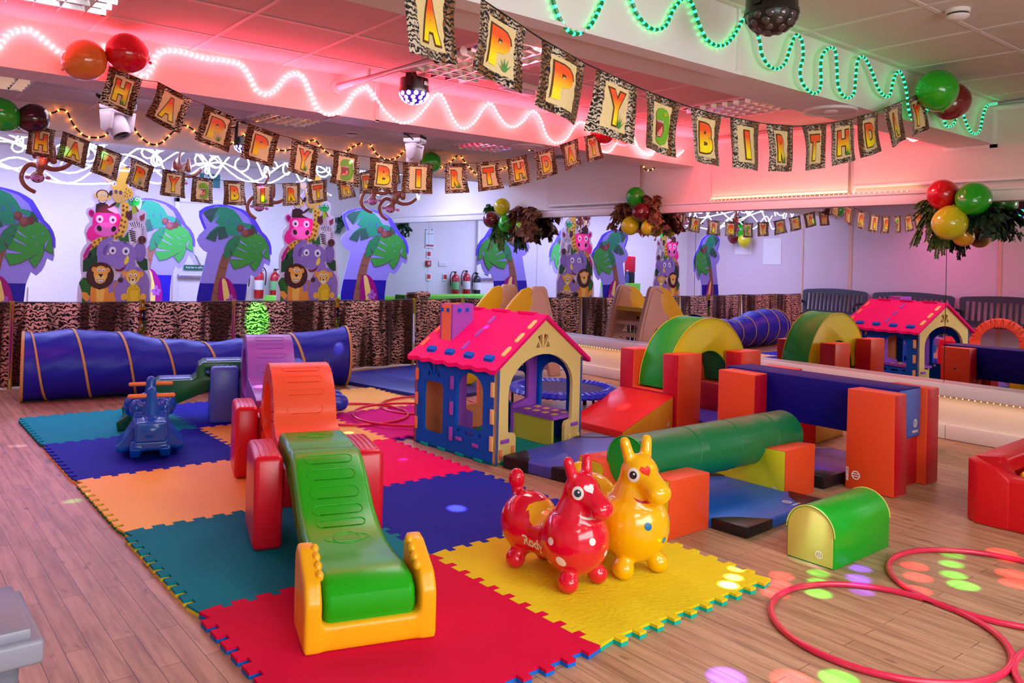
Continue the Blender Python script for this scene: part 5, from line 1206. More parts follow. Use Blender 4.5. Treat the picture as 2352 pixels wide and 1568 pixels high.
PALM = [('printed_sky', [(VIO, [(20, 195), (100, 130), (200, 95), (300, 80), (400, 78), (520, 100), (610, 125), (700, 165), (780, 215), (830, 290), (880, 370), (930, 455), (1000, 520), (1050, 600), (1078, 690), (1082, 800), (1030, 780), (980, 560), (880, 470), (800, 400), (730, 260), (600, 160), (420, 105), (250, 110), (70, 205), (60, 270), (110, 400), (130, 440), (100, 460), (60, 370), (25, 280)]),
    (SEA, [(58, 1240), (728, 1252), (708, 1480), (700, 2420), (18, 2420), (26, 1450)])]),
  ('printed_trunk', [(BRN, [(362, 800), (480, 850), (440, 960), (405, 1150), (350, 1350), (330, 1520), (322, 2420), (205, 2420), (214, 1520), (240, 1350), (272, 1150), (320, 950)]), (BRD, [(325, 1000), (430, 1020), (428, 1028), (322, 1010)]), (BRD, [(285, 1160), (390, 1185), (388, 1192), (283, 1170)]), (BRD, [(245, 1365), (345, 1395), (343, 1402), (243, 1374)])]),
  ('printed_leaf', [(G2_, [(760, 350), (810, 380), (850, 450), (862, 500), (800, 470), (750, 420)]), (G1_, [(70, 215), (170, 145), (300, 112), (400, 112), (500, 150), (580, 230), (640, 330), (750, 345), (760, 400), (730, 440), (690, 400), (600, 370), (560, 470), (612, 492), (530, 527), (450, 537), (415, 465), (437, 557), (300, 605), (290, 490), (255, 632), (120, 590), (180, 490), (260, 410), (320, 378), (245, 345), (310, 205), (185, 357)]), (G2_, [(70, 215), (170, 150), (300, 125), (250, 200), (185, 357)]), (G2_, [(120, 590), (190, 490), (280, 420), (380, 400), (400, 480), (437, 557), (300, 605), (290, 490), (255, 632)]), (VIO, [(530, 265), (560, 390), (535, 350)]), (VIO, [(430, 285), (437, 360), (418, 355)])]),
  ('printed_leaf', [(BRD, [(380, 888), (383, 738), (428, 616), (518, 536), (622, 510), (702, 546), (800, 471), (902, 501), (984, 578), (1034, 690), (1052, 888), (938, 828), (990, 698), (935, 762), (938, 860), (902, 962), (830, 1064), (748, 962), (877, 870), (760, 945), (652, 1004), (528, 1034), (463, 912), (480, 884), (682, 888), (490, 828), (395, 889)]), (G3_, [(384, 885), (387, 740), (432, 620), (520, 540), (622, 515), (702, 550), (800, 476), (900, 505), (980, 580), (1030, 690), (1047, 882), (943, 825), (992, 697), (933, 758), (933, 858), (898, 958), (830, 1058), (753, 960), (877, 868), (760, 938), (650, 998), (530, 1028), (468, 910), (484, 880), (680, 885), (492, 828), (395, 885)]),
    (G4_, [(386, 883), (389, 742), (434, 622), (520, 543), (622, 518), (604, 590), (560, 712), (492, 828)]), (LIL, [(595, 588), (732, 692), (615, 632)]), (BRD, [(555, 572), (600, 590), (590, 600)]), (LIL, [(568, 698), (716, 775), (700, 780), (563, 716)]), (LIL, [(484, 838), (690, 880), (478, 882)]), (LIL, [(785, 655), (852, 685), (800, 672)]), (LIL, [(870, 640), (926, 614), (920, 628)]), (LIL, [(832, 755), (862, 768), (835, 772)]), (LIL, [(988, 700), (942, 820), (940, 755)]), (LIL, [(722, 540), (755, 602), (735, 570)]), (BRD, [(445, 712), (500, 800), (488, 822)]), (BRD, [(500, 640), (572, 670), (568, 680)])]),
  ('printed_coconuts', [((118, 62, 62), El(605, 417, 52, 52)), ((142, 80, 76), El(597, 405, 38, 38)), ((112, 58, 58), El(762, 468, 46, 52)), ((126, 66, 64), El(680, 488, 62, 62)), ((150, 88, 82), El(670, 475, 42, 42))]),
  ('printed_surfboard', [(MGT, [(322, 2420), (318, 1520), (315, 1300), (330, 1200), (360, 1158), (395, 1152), (445, 1172), (500, 1232), (550, 1330), (590, 1510), (600, 2420)]), (CRM, [(358, 1185), (378, 1165), (400, 1175), (428, 1225), (472, 1400), (486, 1520), (490, 2420), (402, 2420), (400, 1520), (375, 1350)])]+[((176, 96, 200), El(a, b, 26, 34, r)) for a, b, r in ((495, 1440, 0), (455, 1490, 60), (538, 1488, -60), (470, 1530, 20), (520, 1530, -20))]+[((110, 60, 150), El(496, 1490, 9, 9))])]
def palm(xl, xr, Y, lab, ph, ztop, mir=False):
    """xl,xr world X of the card's left and right edges"""
    t = thing('palm_cutout', lab, 'cutout', ((xl+xr)/2, Y, 0), 0, 'palm tree cutouts'); k = (xr-xl)/(1082/PS); kz = ztop/((PO[1]+630-78)/PS)
    fn = lambda x, y: ((x-541)/PS*k, max(0, (PO[1]+630-y)/PS)*kz)
    b = board(t, 'card', POUT, fn, .010, LIL)
    for i, (n_, l_) in enumerate(PALM): art(t, n_, .0012+.0022*i, l_, fn)
    prop_stand(t, .16); return t
PALM_T = palm(4.08, 5.15, 7.75, 'palm tree cutout nearest the mirror, paler sky, behind two hanging monkeys', 0, 1.95)
palm(2.09, 3.00, 7.47, 'palm tree cutout between the two animal stacks, fully visible', 0, 1.86)
palm(1.66, 2.56, 8.95, 'palm tree cutout half hidden behind the left animal stack', 0, 1.97)
palm(-.18, .60, 7.25, 'palm tree cutout cut off by the left edge of the frame', 0, 1.88)
# --- animal stack
AO = 2330.
AOUT = [(95, AO), (98, 1400), (112, 1330), (140, 1255), (128, 1200), (118, 1100), (120, 1000), (150, 930), (185, 890), (172, 830), (150, 770), (165, 700), (210, 650), (188, 600), (163, 560), (168, 515), (195, 498), (240, 492), (258, 470), (262, 430), (222, 400), (218, 350), (242, 308), (300, 276), (380, 280), (420, 240), (425, 215), (350, 190), (312, 140), (322, 102), (400, 90), (482, 118), (520, 20), (560, 5), (630, 2), (662, 60), (652, 130), (705, 200), (790, 230), (742, 262), (712, 300), (785, 340), (804, 380), (802, 430), (790, 488), (862, 508), (868, 580), (852, 650), (872, 720), (888, 850), (868, 900), (892, 960), (892, 1040), (918, 1100), (922, 1200), (948, 1300), (942, 1500), (945, AO)]
blk, wt, pup = (26, 16, 18), (240, 234, 244), (70, 50, 160)
def eye(x, y, r, c=pup): return [(wt, El(x, y, r, r*1.05)), (c, El(x+2, y+4, r*.42, r*.46)), (blk, El(x+2, y+4, r*.2, r*.22))]
gy, gb = (244, 196, 72), (150, 84, 40)
rnd = random.Random(5)
def patches(lst, r): return [(gb, [(x+r*rnd.uniform(.75, 1.1)*math.cos(2*PI*i/6+.3), y+r*rnd.uniform(.8, 1.15)*math.sin(2*PI*i/6+.3)) for i in range(6)]) for x, y in lst]
zst = []
for (a, b, c_, d_) in ((668, 650, 700, 700), (690, 640, 722, 705), (715, 632, 742, 700), (745, 628, 765, 690), (775, 632, 782, 695), (806, 650, 800, 700), (830, 680, 806, 720)): zst.append((blk, [(a-5, b), (a+5, b-4), (c_+3, d_), (c_-1, d_+3)]))
for k in range(6): y = 735+22*k; zst.append((blk, [(650+6*k, y), (665+6*k, y-9), (725+3*k, y+4), (745, y+18), (722+3*k, y+14), (664+5*k, y+4)]))
for k in range(4): y = 720+24*k; zst.append((blk, [(845, y), (820, y-6), (800, y+2), (820, y+4)]))
ANIM = [
 ('printed_leaves', [((40, 104, 40), [(112, 1330), (160, 1270), (250, 1290), (245, 1400), (240, 1500), (150, 1440)]), ((26, 70, 40), [(150, 1080), (200, 1040), (300, 1000), (310, 1100), (230, 1200), (150, 1210)]), ((60, 130, 46), [(150, 1500), (200, 1480), (275, 1500), (270, 1560), (150, 1560)]), ((36, 90, 50), [(215, 980), (260, 920), (340, 890), (330, 980), (250, 1060)]), ((36, 80, 44), [(760, 1090), (840, 1030), (890, 1060), (900, 1180), (830, 1190)]), ((60, 130, 50), [(880, 1510), (930, 1500), (935, 1560), (880, 1560)]), (blk, [(190, 1050), (215, 985), (250, 1010), (215, 1060)])]+[((130, 170, 90), [(150+10*k, 1310+32*k), (236, 1330+26*k), (235, 1334+26*k)]) for k in range(5)]),
 ('printed_giraffe', [(gy, [(555, 400), (655, 420), (658, 520), (640, 700), (592, 822), (400, 862), (262, 942), (215, 982), (240, 872), (330, 822), (480, 802), (540, 700), (570, 560)])]+patches([(585, 455), (628, 470), (588, 505), (630, 520), (580, 560), (622, 575), (572, 620), (612, 635), (566, 680), (602, 695), (545, 735), (588, 750), (510, 775), (570, 800), (470, 808), (520, 820), (370, 832), (315, 850), (270, 880), (330, 885), (250, 930), (292, 920), (400, 825)], 17)+[
  ((250, 214, 170), [(328, 142), (372, 118), (450, 145), (490, 190), (470, 214), (392, 196)]), (gy, [(518, 120), (556, 22), (598, 6), (640, 18), (640, 130), (604, 200), (655, 240), (695, 290), (690, 345), (640, 372), (590, 400), (520, 430), (470, 395), (455, 340), (470, 290), (435, 250), (440, 205), (490, 180)]), ((92, 84, 100), El(620, 14, 26, 12)), ((224, 178, 100), El(528, 350, 76, 66)), ((110, 78, 96), El(495, 302, 19, 24)), ((100, 66, 90), El(547, 308, 20, 24)), ((250, 214, 170), [(690, 210), (785, 230), (735, 258), (700, 246)])]+eye(468, 210, 29, (110, 70, 60))+eye(655, 220, 30, (110, 70, 60))+[((110, 30, 60), [(430, 190), (470, 150), (505, 190), (470, 168)])]+patches([(610, 265), (640, 280), (600, 300), (660, 300), (620, 320), (655, 335), (600, 345), (628, 350)], 9)+patches([(600, 150), (620, 170), (510, 150), (505, 175)], 4)+[((90, 130, 60), [(500, 420), (545, 430), (530, 480), (490, 470)])]),
 ('printed_monkey', [((62, 28, 34), [(270, 545), (275, 455), (330, 430), (400, 445), (420, 470), (470, 430), (500, 415), (500, 445), (450, 480), (400, 500), (430, 520), (500, 545), (440, 560), (300, 560)]), ((62, 28, 34), [(410, 330), (430, 290), (455, 290), (455, 330), (420, 380)]), ((236, 190, 110), El(268, 358, 22, 26)), ((236, 190, 110), El(416, 372, 22, 26)), ((62, 28, 34), El(342, 345, 72, 58)), ((238, 196, 118), El(342, 348, 60, 50)), ((238, 196, 118), El(344, 388, 55, 42)), (blk, [(298, 405), (345, 420), (392, 400), (375, 438), (345, 448), (315, 436)]), (wt, [(305, 410), (345, 424), (385, 406), (370, 428), (345, 436), (318, 428)])]+eye(322, 340, 12)+eye(362, 342, 12)),
 ('printed_hippo', [((196, 20, 130), [(160, 1090), (148, 1030), (180, 960), (225, 895), (250, 900), (205, 1000)]), ((220, 20, 140), El(228, 558, 34, 44, -20)), ((150, 10, 90), El(230, 560, 20, 28, -20)), ((255, 30, 150), [(245, 562), (300, 548), (420, 545), (540, 548), (562, 590), (545, 680), (530, 760), (430, 800), (310, 820), (240, 872), (188, 840), (176, 780), (205, 720), (240, 690)]), ((244, 110, 196), El(398, 730, 138, 80)), ((255, 60, 160), El(390, 600, 100, 50)), (blk, El(318, 722, 26, 34, -30)), (blk, El(482, 722, 26, 34, 30))]+eye(318, 618, 42)+eye(468, 618, 42)),
 ('printed_frog', [((170, 190, 60), [(690, 440), (742, 440), (750, 470), (735, 560), (700, 560), (680, 520)]), ((40, 180, 90), El(708, 405, 70, 46)), ((40, 180, 90), El(672, 372, 30, 30)), ((40, 180, 90), El(740, 372, 30, 30)), ((20, 110, 60), El(690, 402, 8, 12)), ((20, 110, 60), El(728, 402, 8, 12)), ((160, 20, 50), [(714, 448), (724, 446), (765, 500), (768, 525), (750, 500), (740, 520), (745, 492)])]+eye(672, 370, 21)+eye(740, 370, 21)),
 ('printed_zebra', [((90, 40, 50), [(610, 535), (685, 498), (695, 585), (668, 618), (640, 605)]), ((150, 60, 80), [(778, 565), (842, 528), (838, 595), (800, 622)]), ((236, 224, 244), [(655, 668), (700, 622), (780, 622), (838, 678), (850, 780), (862, 850), (830, 888), (780, 872), (752, 845), (700, 885), (684, 908), (665, 850), (640, 760)]), ((210, 180, 196), [(690, 560), (740, 520), (760, 620), (700, 622)])]+zst+[((96, 50, 56), El(815, 835, 50, 48)), (blk, El(795, 830, 9, 14)), (blk, El(838, 830, 8, 14))]+eye(690, 708, 19)+eye(832, 700, 11)),
 ('printed_elephant', [((46, 110, 50), [(530, 790), (600, 820), (650, 740), (665, 860), (560, 860)]), ((150, 120, 196), El(735, 1360, 190, 220)), ((150, 120, 196), [(300, 1300), (900, 1300), (920, 1400), (925, 1560), (200, 1560)]), ((124, 100, 178), El(795, 975, 72, 112)), ((140, 112, 190), El(805, 960, 60, 92)), ((142, 116, 194), [(292, 1010), (300, 930), (345, 860), (420, 818), (492, 806), (470, 850), (420, 880), (395, 960), (420, 1040), (400, 1120), (320, 1100)]), ((146, 120, 198), El(560, 1010, 195, 152)), ((112, 84, 160), [(360, 1000), (375, 930), (440, 880), (410, 960), (390, 1025)]), ((150, 124, 202), El(620, 1120, 130, 70)), ((130, 20, 50), [(500, 1170), (560, 1180), (610, 1150), (640, 1110), (625, 1165), (580, 1200), (530, 1200)]), ((246, 220, 90), [(648, 1012), (668, 1040), (664, 1092), (630, 1122), (610, 1105), (620, 1060)]), ((246, 220, 150), El(425, 1003, 9, 15, 20)), (blk, [(440, 880), (470, 858), (505, 872), (470, 866)]), (blk, [(590, 880), (622, 866), (650, 892), (620, 876)])]+eye(475, 965, 40)+eye(628, 968, 44)),
 ('printed_lion', [((196, 130, 60), [(500, 1480), (495, 1350), (550, 1290), (560, 1300), (515, 1370), (520, 1500)]), ((70, 36, 40), El(578, 1298, 32, 30)), ((244, 160, 60), [(150, 1430), (200, 1440), (240, 1490), (200, 1540), (150, 1490)]), ((240, 150, 50), [(240, 1380), (440, 1380), (445, 1450), (500, 1430), (540, 1560), (240, 1560)]), ((250, 196, 90), [(300, 1400), (400, 1400), (385, 1560), (310, 1560)]), ((70, 30, 34), El(345, 1250, 156, 150)), ((70, 30, 34), [(215, 1330), (340, 1410), (470, 1330)]), ((240, 160, 74), El(272, 1180, 28, 30)), ((240, 160, 74), El(425, 1188, 28, 30)), ((246, 176, 70), El(348, 1230, 80, 92)), ((250, 200, 110), El(345, 1285, 62, 54)), (blk, [(318, 1232), (378, 1232), (350, 1268)]), (blk, [(300, 1292), (395, 1296), (380, 1325), (320, 1322)]), (wt, [(306, 1296), (388, 1300), (376, 1318), (324, 1316)])]+eye(328, 1186, 18, (120, 70, 40))+eye(375, 1190, 18, (120, 70, 40))),
 ('printed_cheetah', [((244, 190, 70), El(620, 1490, 34, 40)), ((244, 190, 70), El(850, 1490, 34, 40)), ((246, 206, 40), [(655, 1400), (700, 1345), (770, 1345), (812, 1400), (818, 1500), (800, 1560), (665, 1560), (645, 1500)]), ((236, 160, 80), El(625, 1228, 36, 38)), ((236, 160, 80), El(812, 1230, 34, 38)), ((244, 190, 74), El(720, 1258, 84, 82)), ((250, 226, 170), El(720, 1310, 46, 36)), (blk, [(700, 1285), (738, 1285), (720, 1310)]), (blk, [(672, 1262), (680, 1262), (690, 1312), (682, 1308)]), (blk, [(760, 1262), (768, 1262), (756, 1310), (750, 1310)])]+eye(690, 1240, 19, (110, 60, 40))+eye(745, 1240, 19, (110, 60, 40))+[(blk, El(x+rnd.uniform(-4, 4), y+rnd.uniform(-4, 4), 5, 4, n=7)) for x in range(665, 815, 21) for y in range(1365, 1555, 20) if not (690 < x < 780 and y > 1420)]+[(blk, El(x, y, 4, 3, n=6)) for x, y in ((690, 1195), (720, 1190), (750, 1195), (705, 1208), (735, 1208), (605, 1470), (630, 1480), (612, 1500), (860, 1470), (840, 1490), (862, 1505))])]
def stack(xl, xr, Y, zt, lab):
    t = thing('animal_cutout', lab, 'cutout', ((xl+xr)/2, Y, 0), 0, 'stacked jungle animal cutouts'); k = (xr-xl)/(948-95)
    zf = lambda y: zt-(y-2)*(zt-.78)/1500. if y < 1560 else max(0., (zt-1558*(zt-.78)/1500.)*(AO-y)/(AO-1560.))
    fn = lambda x, y: ((x-521)*k, zf(y))
    board(t, 'card', AOUT, fn, .010, (226, 212, 240))
    for i, (n_, l_) in enumerate(ANIM): art(t, n_, .0012+.0014*i, l_, fn)
    prop_stand(t, .16); return t
stack(.83, 1.57, 7.35, 2.20, 'stack of cartoon jungle animals cutout on the left, giraffe head fully visible')
stack(3.02, 3.86, 7.35, 2.30, 'stack of cartoon jungle animals cutout behind the middle bunting, right of the fire extinguisher')
# ================================================================ tables behind the fence
MG = M('cloth_green', (120, 226, 60), .6)
def table(x0, y0, x1, y1, z, lab):
    t = thing('side_table', lab, 'table', ((x0+x1)/2, (y0+y1)/2, 0)); w, d = (x1-x0)/2, (y1-y0)/2
    bm = bmesh.new(); box(bm, (-w, -d, z-.03), (w, d, z-.006)); obj('tabletop', bm, MT, t)
    for sx in (-1, 1):
        for sy in (-1, 1): bm = bmesh.new(); tube(bm, [(sx*(w-.05), sy*(d-.05), 0), (sx*(w-.05), sy*(d-.05), z-.03)], .014, 8); obj('leg', bm, M('steel'), t)
    bm = bmesh.new(); n = 60; per = []
    for i in range(n):
        s = i/n*4; k = int(s); f = s-k; a = [(-w, -d), (w, -d), (w, d), (-w, d)]; p, q = a[k], a[(k+1) % 4]; per.append((p[0]+(q[0]-p[0])*f, p[1]+(q[1]-p[1])*f))
    A = [bm.verts.new((x*1.01, y*1.01, z)) for x, y in per]; B = [bm.verts.new((x*1.03+.012*math.sin(i*1.9), y*1.03+.012*math.cos(i*2.3), z-.45)) for i, (x, y) in enumerate(per)]
    bm.faces.new(A)
    for i in range(n): bm.faces.new((A[i], B[i], B[(i+1) % n], A[(i+1) % n]))
    bmesh.ops.recalc_face_normals(bm, faces=bm.faces[:])
    o = obj('tablecloth', bm, MG); o.location = ((x0+x1)/2, (y0+y1)/2, 0); tag(o, 'bright green cloth on the long table beside the mirror' if x0 > 3 else 'bright green cloth hanging under the drinks dispenser', 'tablecloth')
    return t
table(3.72, 8.75, 5.55, 9.35, .69, 'long table by the back wall beside the mirror, partly hidden behind the fence')
table(1.10, 8.05, 1.72, 8.45, .93, 'drinks table behind the left animal cutout, seen only in the mirror')
t = thing('drinks_dispenser', 'red and black drinks dispenser seen in the mirror on the green cloth', 'drinks dispenser', (1.20, 8.22, .93))
bm = bmesh.new(); box(bm, (-.07, -.08, .20), (.07, .08, .50)); obj('red_tank', bm, M('tank_red', (200, 20, 30), .3), t, bevel=.02, seg=3)
bm = bmesh.new(); box(bm, (-.06, -.07, 0), (.06, .07, .2)); cyl(bm, (.09, 0, .12), .012, .06, 10, axis='x'); obj('black_base', bm, vK, t, bevel=.005)
for i, (x, y, h, c, l) in enumerate(((1.33, 8.16, .22, (60, 60, 120), 'tall dark blue bottle'), (1.42, 8.30, .18, (90, 180, 80), 'green drinks carton'), (1.52, 8.2, .16, (120, 140, 160), 'pale grey bottle'), (1.60, 8.3, .14, (150, 160, 170), 'small clear bottle'))):
    t = thing('bottle', l+' on the drinks table, seen in the mirror', 'bottle', (x, y, .93)); bm = bmesh.new(); lathe(bm, [(0, 0), (.03, 0), (.032, h*.6), (.014, h*.8), (.014, h)], 16); obj('glass', bm, M('bt%d' % i, c, .15), t, smooth=True); bm = bmesh.new(); lathe(bm, [(.016, h), (.016, h+.02), (0, h+.02)], 12); obj('cap', bm, MT, t, smooth=True)
# ================================================================ INFLATABLE MONKEYS
mB = M('monkey_brown', (158, 84, 60), .18, .6, coat=.5); mP = M('monkey_pink', (226, 130, 190), .2, .5, coat=.5); mY = M('monkey_belly', (170, 140, 90), .2, coat=.4)
def monkey_proto():
    t = thing('inflatable_monkey', '', 'inflatable', (0, 0, 0))
    g = lambda x, y, d=0: Vector(((x-480)/1294., -d, -(y-930)/1294.))
    bm = bmesh.new(); cone_cap(bm, g(480, 900), g(470, 985), .052, .044); sph(bm, g(482, 905), .056, 16, sc=(1, .9, 1.15)); cone_cap(bm, g(465, 1000), g(450, 1050), .036, .034)
    sph(bm, g(430, 1120), .060, 18, sc=(1.05, .95, .9)); cone_cap(bm, g(455, 880), g(395, 830), .034, .028); cone_cap(bm, g(510, 870), g(565, 845), .034, .026); cone_cap(bm, g(400, 870, .0), g(385, 790, .02), .032, .022); cone_cap(bm, g(600, 920), g(600, 760, .02), .034, .022)
    for P, r0, r1 in (([(430, 985), (340, 975), (285, 1030), (258, 1110), (275, 1190), (330, 1255), (415, 1300)], .026, .020), ([(520, 1000), (600, 1020), (690, 1005), (760, 960), (805, 905)], .026, .020), ([(480, 870), (470, 800), (475, 720), (500, 660), (480, 610), (450, 620)], .020, .012)):
        pts = smoothpath([g(a, b) for a, b in P], 5); n = len(pts); tube(bm, pts, [r0+(r1-r0)*i/(n-1) for i in range(n)], 10)
    fused('body', bm, mB, t, .0065, 4)
    bm = bmesh.new(); sph(bm, g(432, 1135, .028), .050, 18, sc=(1.05, .75, .68)); fc = obj('face', bm, mP, t, smooth=True)
    bm = bmesh.new(); tube(bm, smoothpath([g(385, 1128, .062), g(432, 1108, .070), g(480, 1128, .062)], 4), .0022, 6); obj('mouth', bm, M('mouth_dark', (70, 20, 40), .4), fc)
    for s in (325, 545):
        bm = bmesh.new(); sph(bm, g(s, 1125), .022, 12, sc=(1.1, .5, .8)); obj('ear', bm, mP, t, smooth=True)
    for s in (408, 462):
        bm = bmesh.new(); sph(bm, g(s, 1162, .050), .009, 10); obj('eye', bm, vK, t, smooth=True)
    bm = bmesh.new(); sph(bm, g(478, 935, .03), .036, 14, sc=(.9, .7, 1.2)); obj('belly', bm, mY, t, smooth=True)
    return t
mk = monkey_proto()
MKS = [((98, 370), 0, 1.0, 'inflatable brown monkey hanging upside down at the far left'), ((415, 392), .5, .85, 'inflatable brown monkey half hidden behind the letter Y flag'), ((607, 448), -.1, .92, 'inflatable brown monkey below the letter I flag, one arm raised'), ((860, 432), -.15, 1.0, 'inflatable brown monkey left of the close pair over the palm nearest the mirror'), ((908, 452), -.25, 1.0, 'inflatable brown monkey right of the close pair over the palm nearest the mirror')]
for i, ((x, y), rz, sc, lab) in enumerate(MKS):
    o = mk if i == 0 else copy_tree(mk)
    o.location = ony(x, y, 6.56+.1*(i % 2)); o.rotation_euler = (0, .12*(-1)**i if i else 0, -.45+rz); o.scale = (sc*1.02,)*3; tag(o, lab, 'inflatable', 'hanging inflatable monkeys')
    hang = bmesh.new(); p = o.location; tube(hang, [p+Vector((0, 0, .22)), (p.x, p.y, ZC)], .0015, 5); h_ = obj('hanging_cord', hang, MT); tag(h_, ['cord of the monkey at the far left', 'cord of the monkey behind the letter Y', 'cord of the monkey below the letter I', 'cord of the left monkey of the close pair', 'cord of the right monkey of the close pair'][i], 'cord')
# ================================================================ BALLOONS
def bmat(n, c): return M('balloon_'+n, c, .16, .5, coat=.6, alpha=1)
def balloon(p, r, n, c, lab, up=(0, 0, 1), grp=None):
    t = thing('balloon', lab, 'balloon', tuple(p), 0, grp)
    q = Vector(up).to_track_quat('Z', 'Y').to_matrix().to_4x4(); m = 18
    prof = []
    for i in range(m+1):
        a = -PI/2+PI*i/m; z = math.sin(a); w = math.cos(a)*(1 if z > 0 else (1-.10*(-z)**1.5)); prof.append((max(r*w, 0), r*(z if z > 0 else z*1.16)))
    bm = bmesh.new(); lathe(bm, prof, 28, mx=q); obj('skin', bm, bmat(n, c), t, smooth=True)
    bm = bmesh.new(); lathe(bm, [(.004, -r*1.15), (.007, -r*1.2), (.012, -r*1.27), (0, -r*1.24)], 10, mx=q); obj('knot', bm, bmat(n, c), t, smooth=True)
    return t
def bpx(x, y, rp, n, c, lab, Y=None, X=None, up=(0, 0, 1), grp=None):
    p = ony(x, y, Y) if Y is not None else onx(x, y, X); fw = (p-CAM).dot(BF); return balloon(p, rp*fw/FPX, n, c, lab, up, grp)
bR, bG, bY, bM_, bO, bDk = (205, 0, 24), (30, 176, 20), (214, 206, 20), (104, 0, 22), (240, 110, 30), (60, 6, 16)
bpx(197, 138, 46, 'orange', (220, 120, 40), 'olive orange balloon beside the red one at the top left', Y=3.13, up=(.8, 0, .5)); bpx(290, 122, 45, 'red', bR, 'large red balloon above the first bunting flag at the top left', Y=3.10, up=(-.8, 0, .2))
bpx(2, 262, 38, 'green', bG, 'green balloon cut off by the left edge', Y=5.0, up=(-.5, 0, .4)); bpx(77, 272, 34, 'dark', bDk, 'dark maroon balloon at the left end of the far bunting', Y=5.02, up=(.8, 0, .2))
bpx(2152, 206, 45, 'green', bG, 'bright green balloon at the right end of the near bunting', Y=.36, up=(-.4, 0, .6)); bpx(2184, 232, 42, 'brown', (120, 26, 26), 'brown red balloon behind the bright green one at the top right', Y=.43, up=(.4, 0, .5))
bpx(1384, 303, 28, 'red', bR, 'small red balloon at the right end of the middle bunting', Y=3.16, up=(-.6, 0, .3)); bpx(1432, 310, 25, 'orange', (255, 120, 90), 'small orange balloon beside the red one under the beam', Y=3.2, up=(.6, 0, -.5)); bpx(990, 373, 24, 'green', bG, 'green balloon near the moving head light in the far bay', Y=6.12, up=(.9, 0, .2))
cl = [(2165, 446, 34, 'red', bR, 'red balloon at the top of the large fern cluster', 5.52, (-.3, 0, .8)), (2236, 456, 38, 'green', bG, 'green balloon at the top right of the large fern cluster', 5.50, (.6, 0, .4)), (2181, 513, 38, 'yellow', bY, 'yellow balloon in front of the large fern cluster', 5.42, (-.3, .0, -.6)), (2213, 542, 24, 'amber', (226, 160, 20), 'amber balloon peeping out behind the yellow one of the large fern cluster', 5.6, (.3, 0, -.5)),
  (1460, 451, 22, 'green', bG, 'green balloon on top of the middle cluster on the mirror', 5.56, (0, 0, 1)), (1473, 486, 21, 'maroon', bM_, 'maroon balloon in the centre of the middle cluster on the mirror', 5.5, (.6, 0, .2)), (1447, 519, 21, 'yellow', bY, 'yellow balloon, lower left of the middle cluster on the mirror', 5.54, (-.3, 0, -.7)), (1489, 524, 17, 'yellow', bY, 'yellow balloon, lower right of the middle cluster on the mirror', 5.58, (.3, 0, -.7)),
  (1153, 474, 19, 'yellow', (226, 224, 20), 'yellow balloon on top of the farthest cluster on the mirror', 5.56, (0, 0, 1)), (1128, 504, 19, 'maroon', bM_, 'maroon balloon, left of the farthest cluster on the mirror', 5.54, (-.8, 0, .1)), (1163, 515, 19, 'green', bG, 'green balloon, lower right of the farthest cluster on the mirror', 5.56, (.2, 0, -.8)), (1200, 524, 17, 'lime', (150, 190, 40), 'lime balloon behind the brown leaves of the farthest cluster', 5.6, (.5, 0, -.5))]
for x, y, r, n, c, lab, X, up in cl: bpx(x, y, r, n, c, lab, X=X, up=up, grp='balloons of the mirror wall clusters')
balloon((-2.38, 8.30, 2.06), .14, 'green', bG, 'green balloon on the left wall, seen in the mirror'); balloon((-2.40, 8.24, 1.86), .14, 'yellow', (226, 224, 20), 'yellow balloon on the left wall, seen in the mirror'); balloon((-2.42, 8.52, 1.92), .13, 'maroon', bM_, 'maroon balloon on the left wall, seen in the mirror')
# ---- artificial foliage
def foliage(name, lab, c, n, spread, leaf, cols, droop=.3, seed=1, fern=False, grp='artificial foliage bunches'):
    """sprays of leaves: every leaf a bent blade on a stem"""
    t = thing(name, lab, 'artificial plant', tuple(c), 0, grp); rn = random.Random(seed)
    sb = bmesh.new(); lb = bmesh.new()
    for s in range(n):
        d = Vector((rn.uniform(-1, .35)*spread[0], rn.uniform(-1, 1)*spread[1], rn.uniform(-1, 1)*spread[2])); 
        end = d; mid = d*.5+Vector((0, 0, .03)); end = end+Vector((0, 0, -droop*d.length))
        P = smoothpath([(0, 0, 0), mid, end], 6 if not fern else 9); tube(sb, P, .002, 5)
        nl = 9
        for k in range(2, len(P)):
            for q in ((0, 1) if not fern else (0, 1, 2, 3)):
                a = P[k] if q < 2 else (P[k]+P[k-1])/2; t_ = (P[k]-P[k-1]).normalized(); sd = frame_of(t_)[0]*(1 if q % 2 else -1)
                if not fern: sd = (sd+Vector((rn.uniform(-.8, .8), rn.uniform(-.8, .8), rn.uniform(-.8, .5)))).normalized()
                L = leaf*rn.uniform(.7, 1.15)*(1 if not fern else 1.15-.6*k/len(P)); wd = L*(.40 if not fern else .27); dr = (sd*(.85)+t_*.5).normalized(); nn_ = dr.cross(t_); nn_ = nn_.normalized() if nn_.length > .01 else Vector((0, 0, 1)); ww = dr.cross(nn_).normalized()
                tip = a+dr*L-Vector((0, 0, L*.25)); m1 = a+dr*L*.45+ww*wd+nn_*.004; m2 = a+dr*L*.45-ww*wd+nn_*.004; m3 = a+dr*L*.5-nn_*.003
                v = [lb.verts.new(z) for z in (a, m1, tip, m2, m3)]; mi = rn.randrange(len(cols))
                for f in ((0, 1, 4), (1, 2, 4), (2, 3, 4), (3, 0, 4)): fc = lb.faces.new([v[i] for i in f]); fc.material_index = mi
    obj('stems', sb, M('stem_green', (60, 80, 30), .6), t); obj('leaves', lb, [M('leaf_%d_%d_%d' % c_, c_, .55) for c_ in cols], t); return t
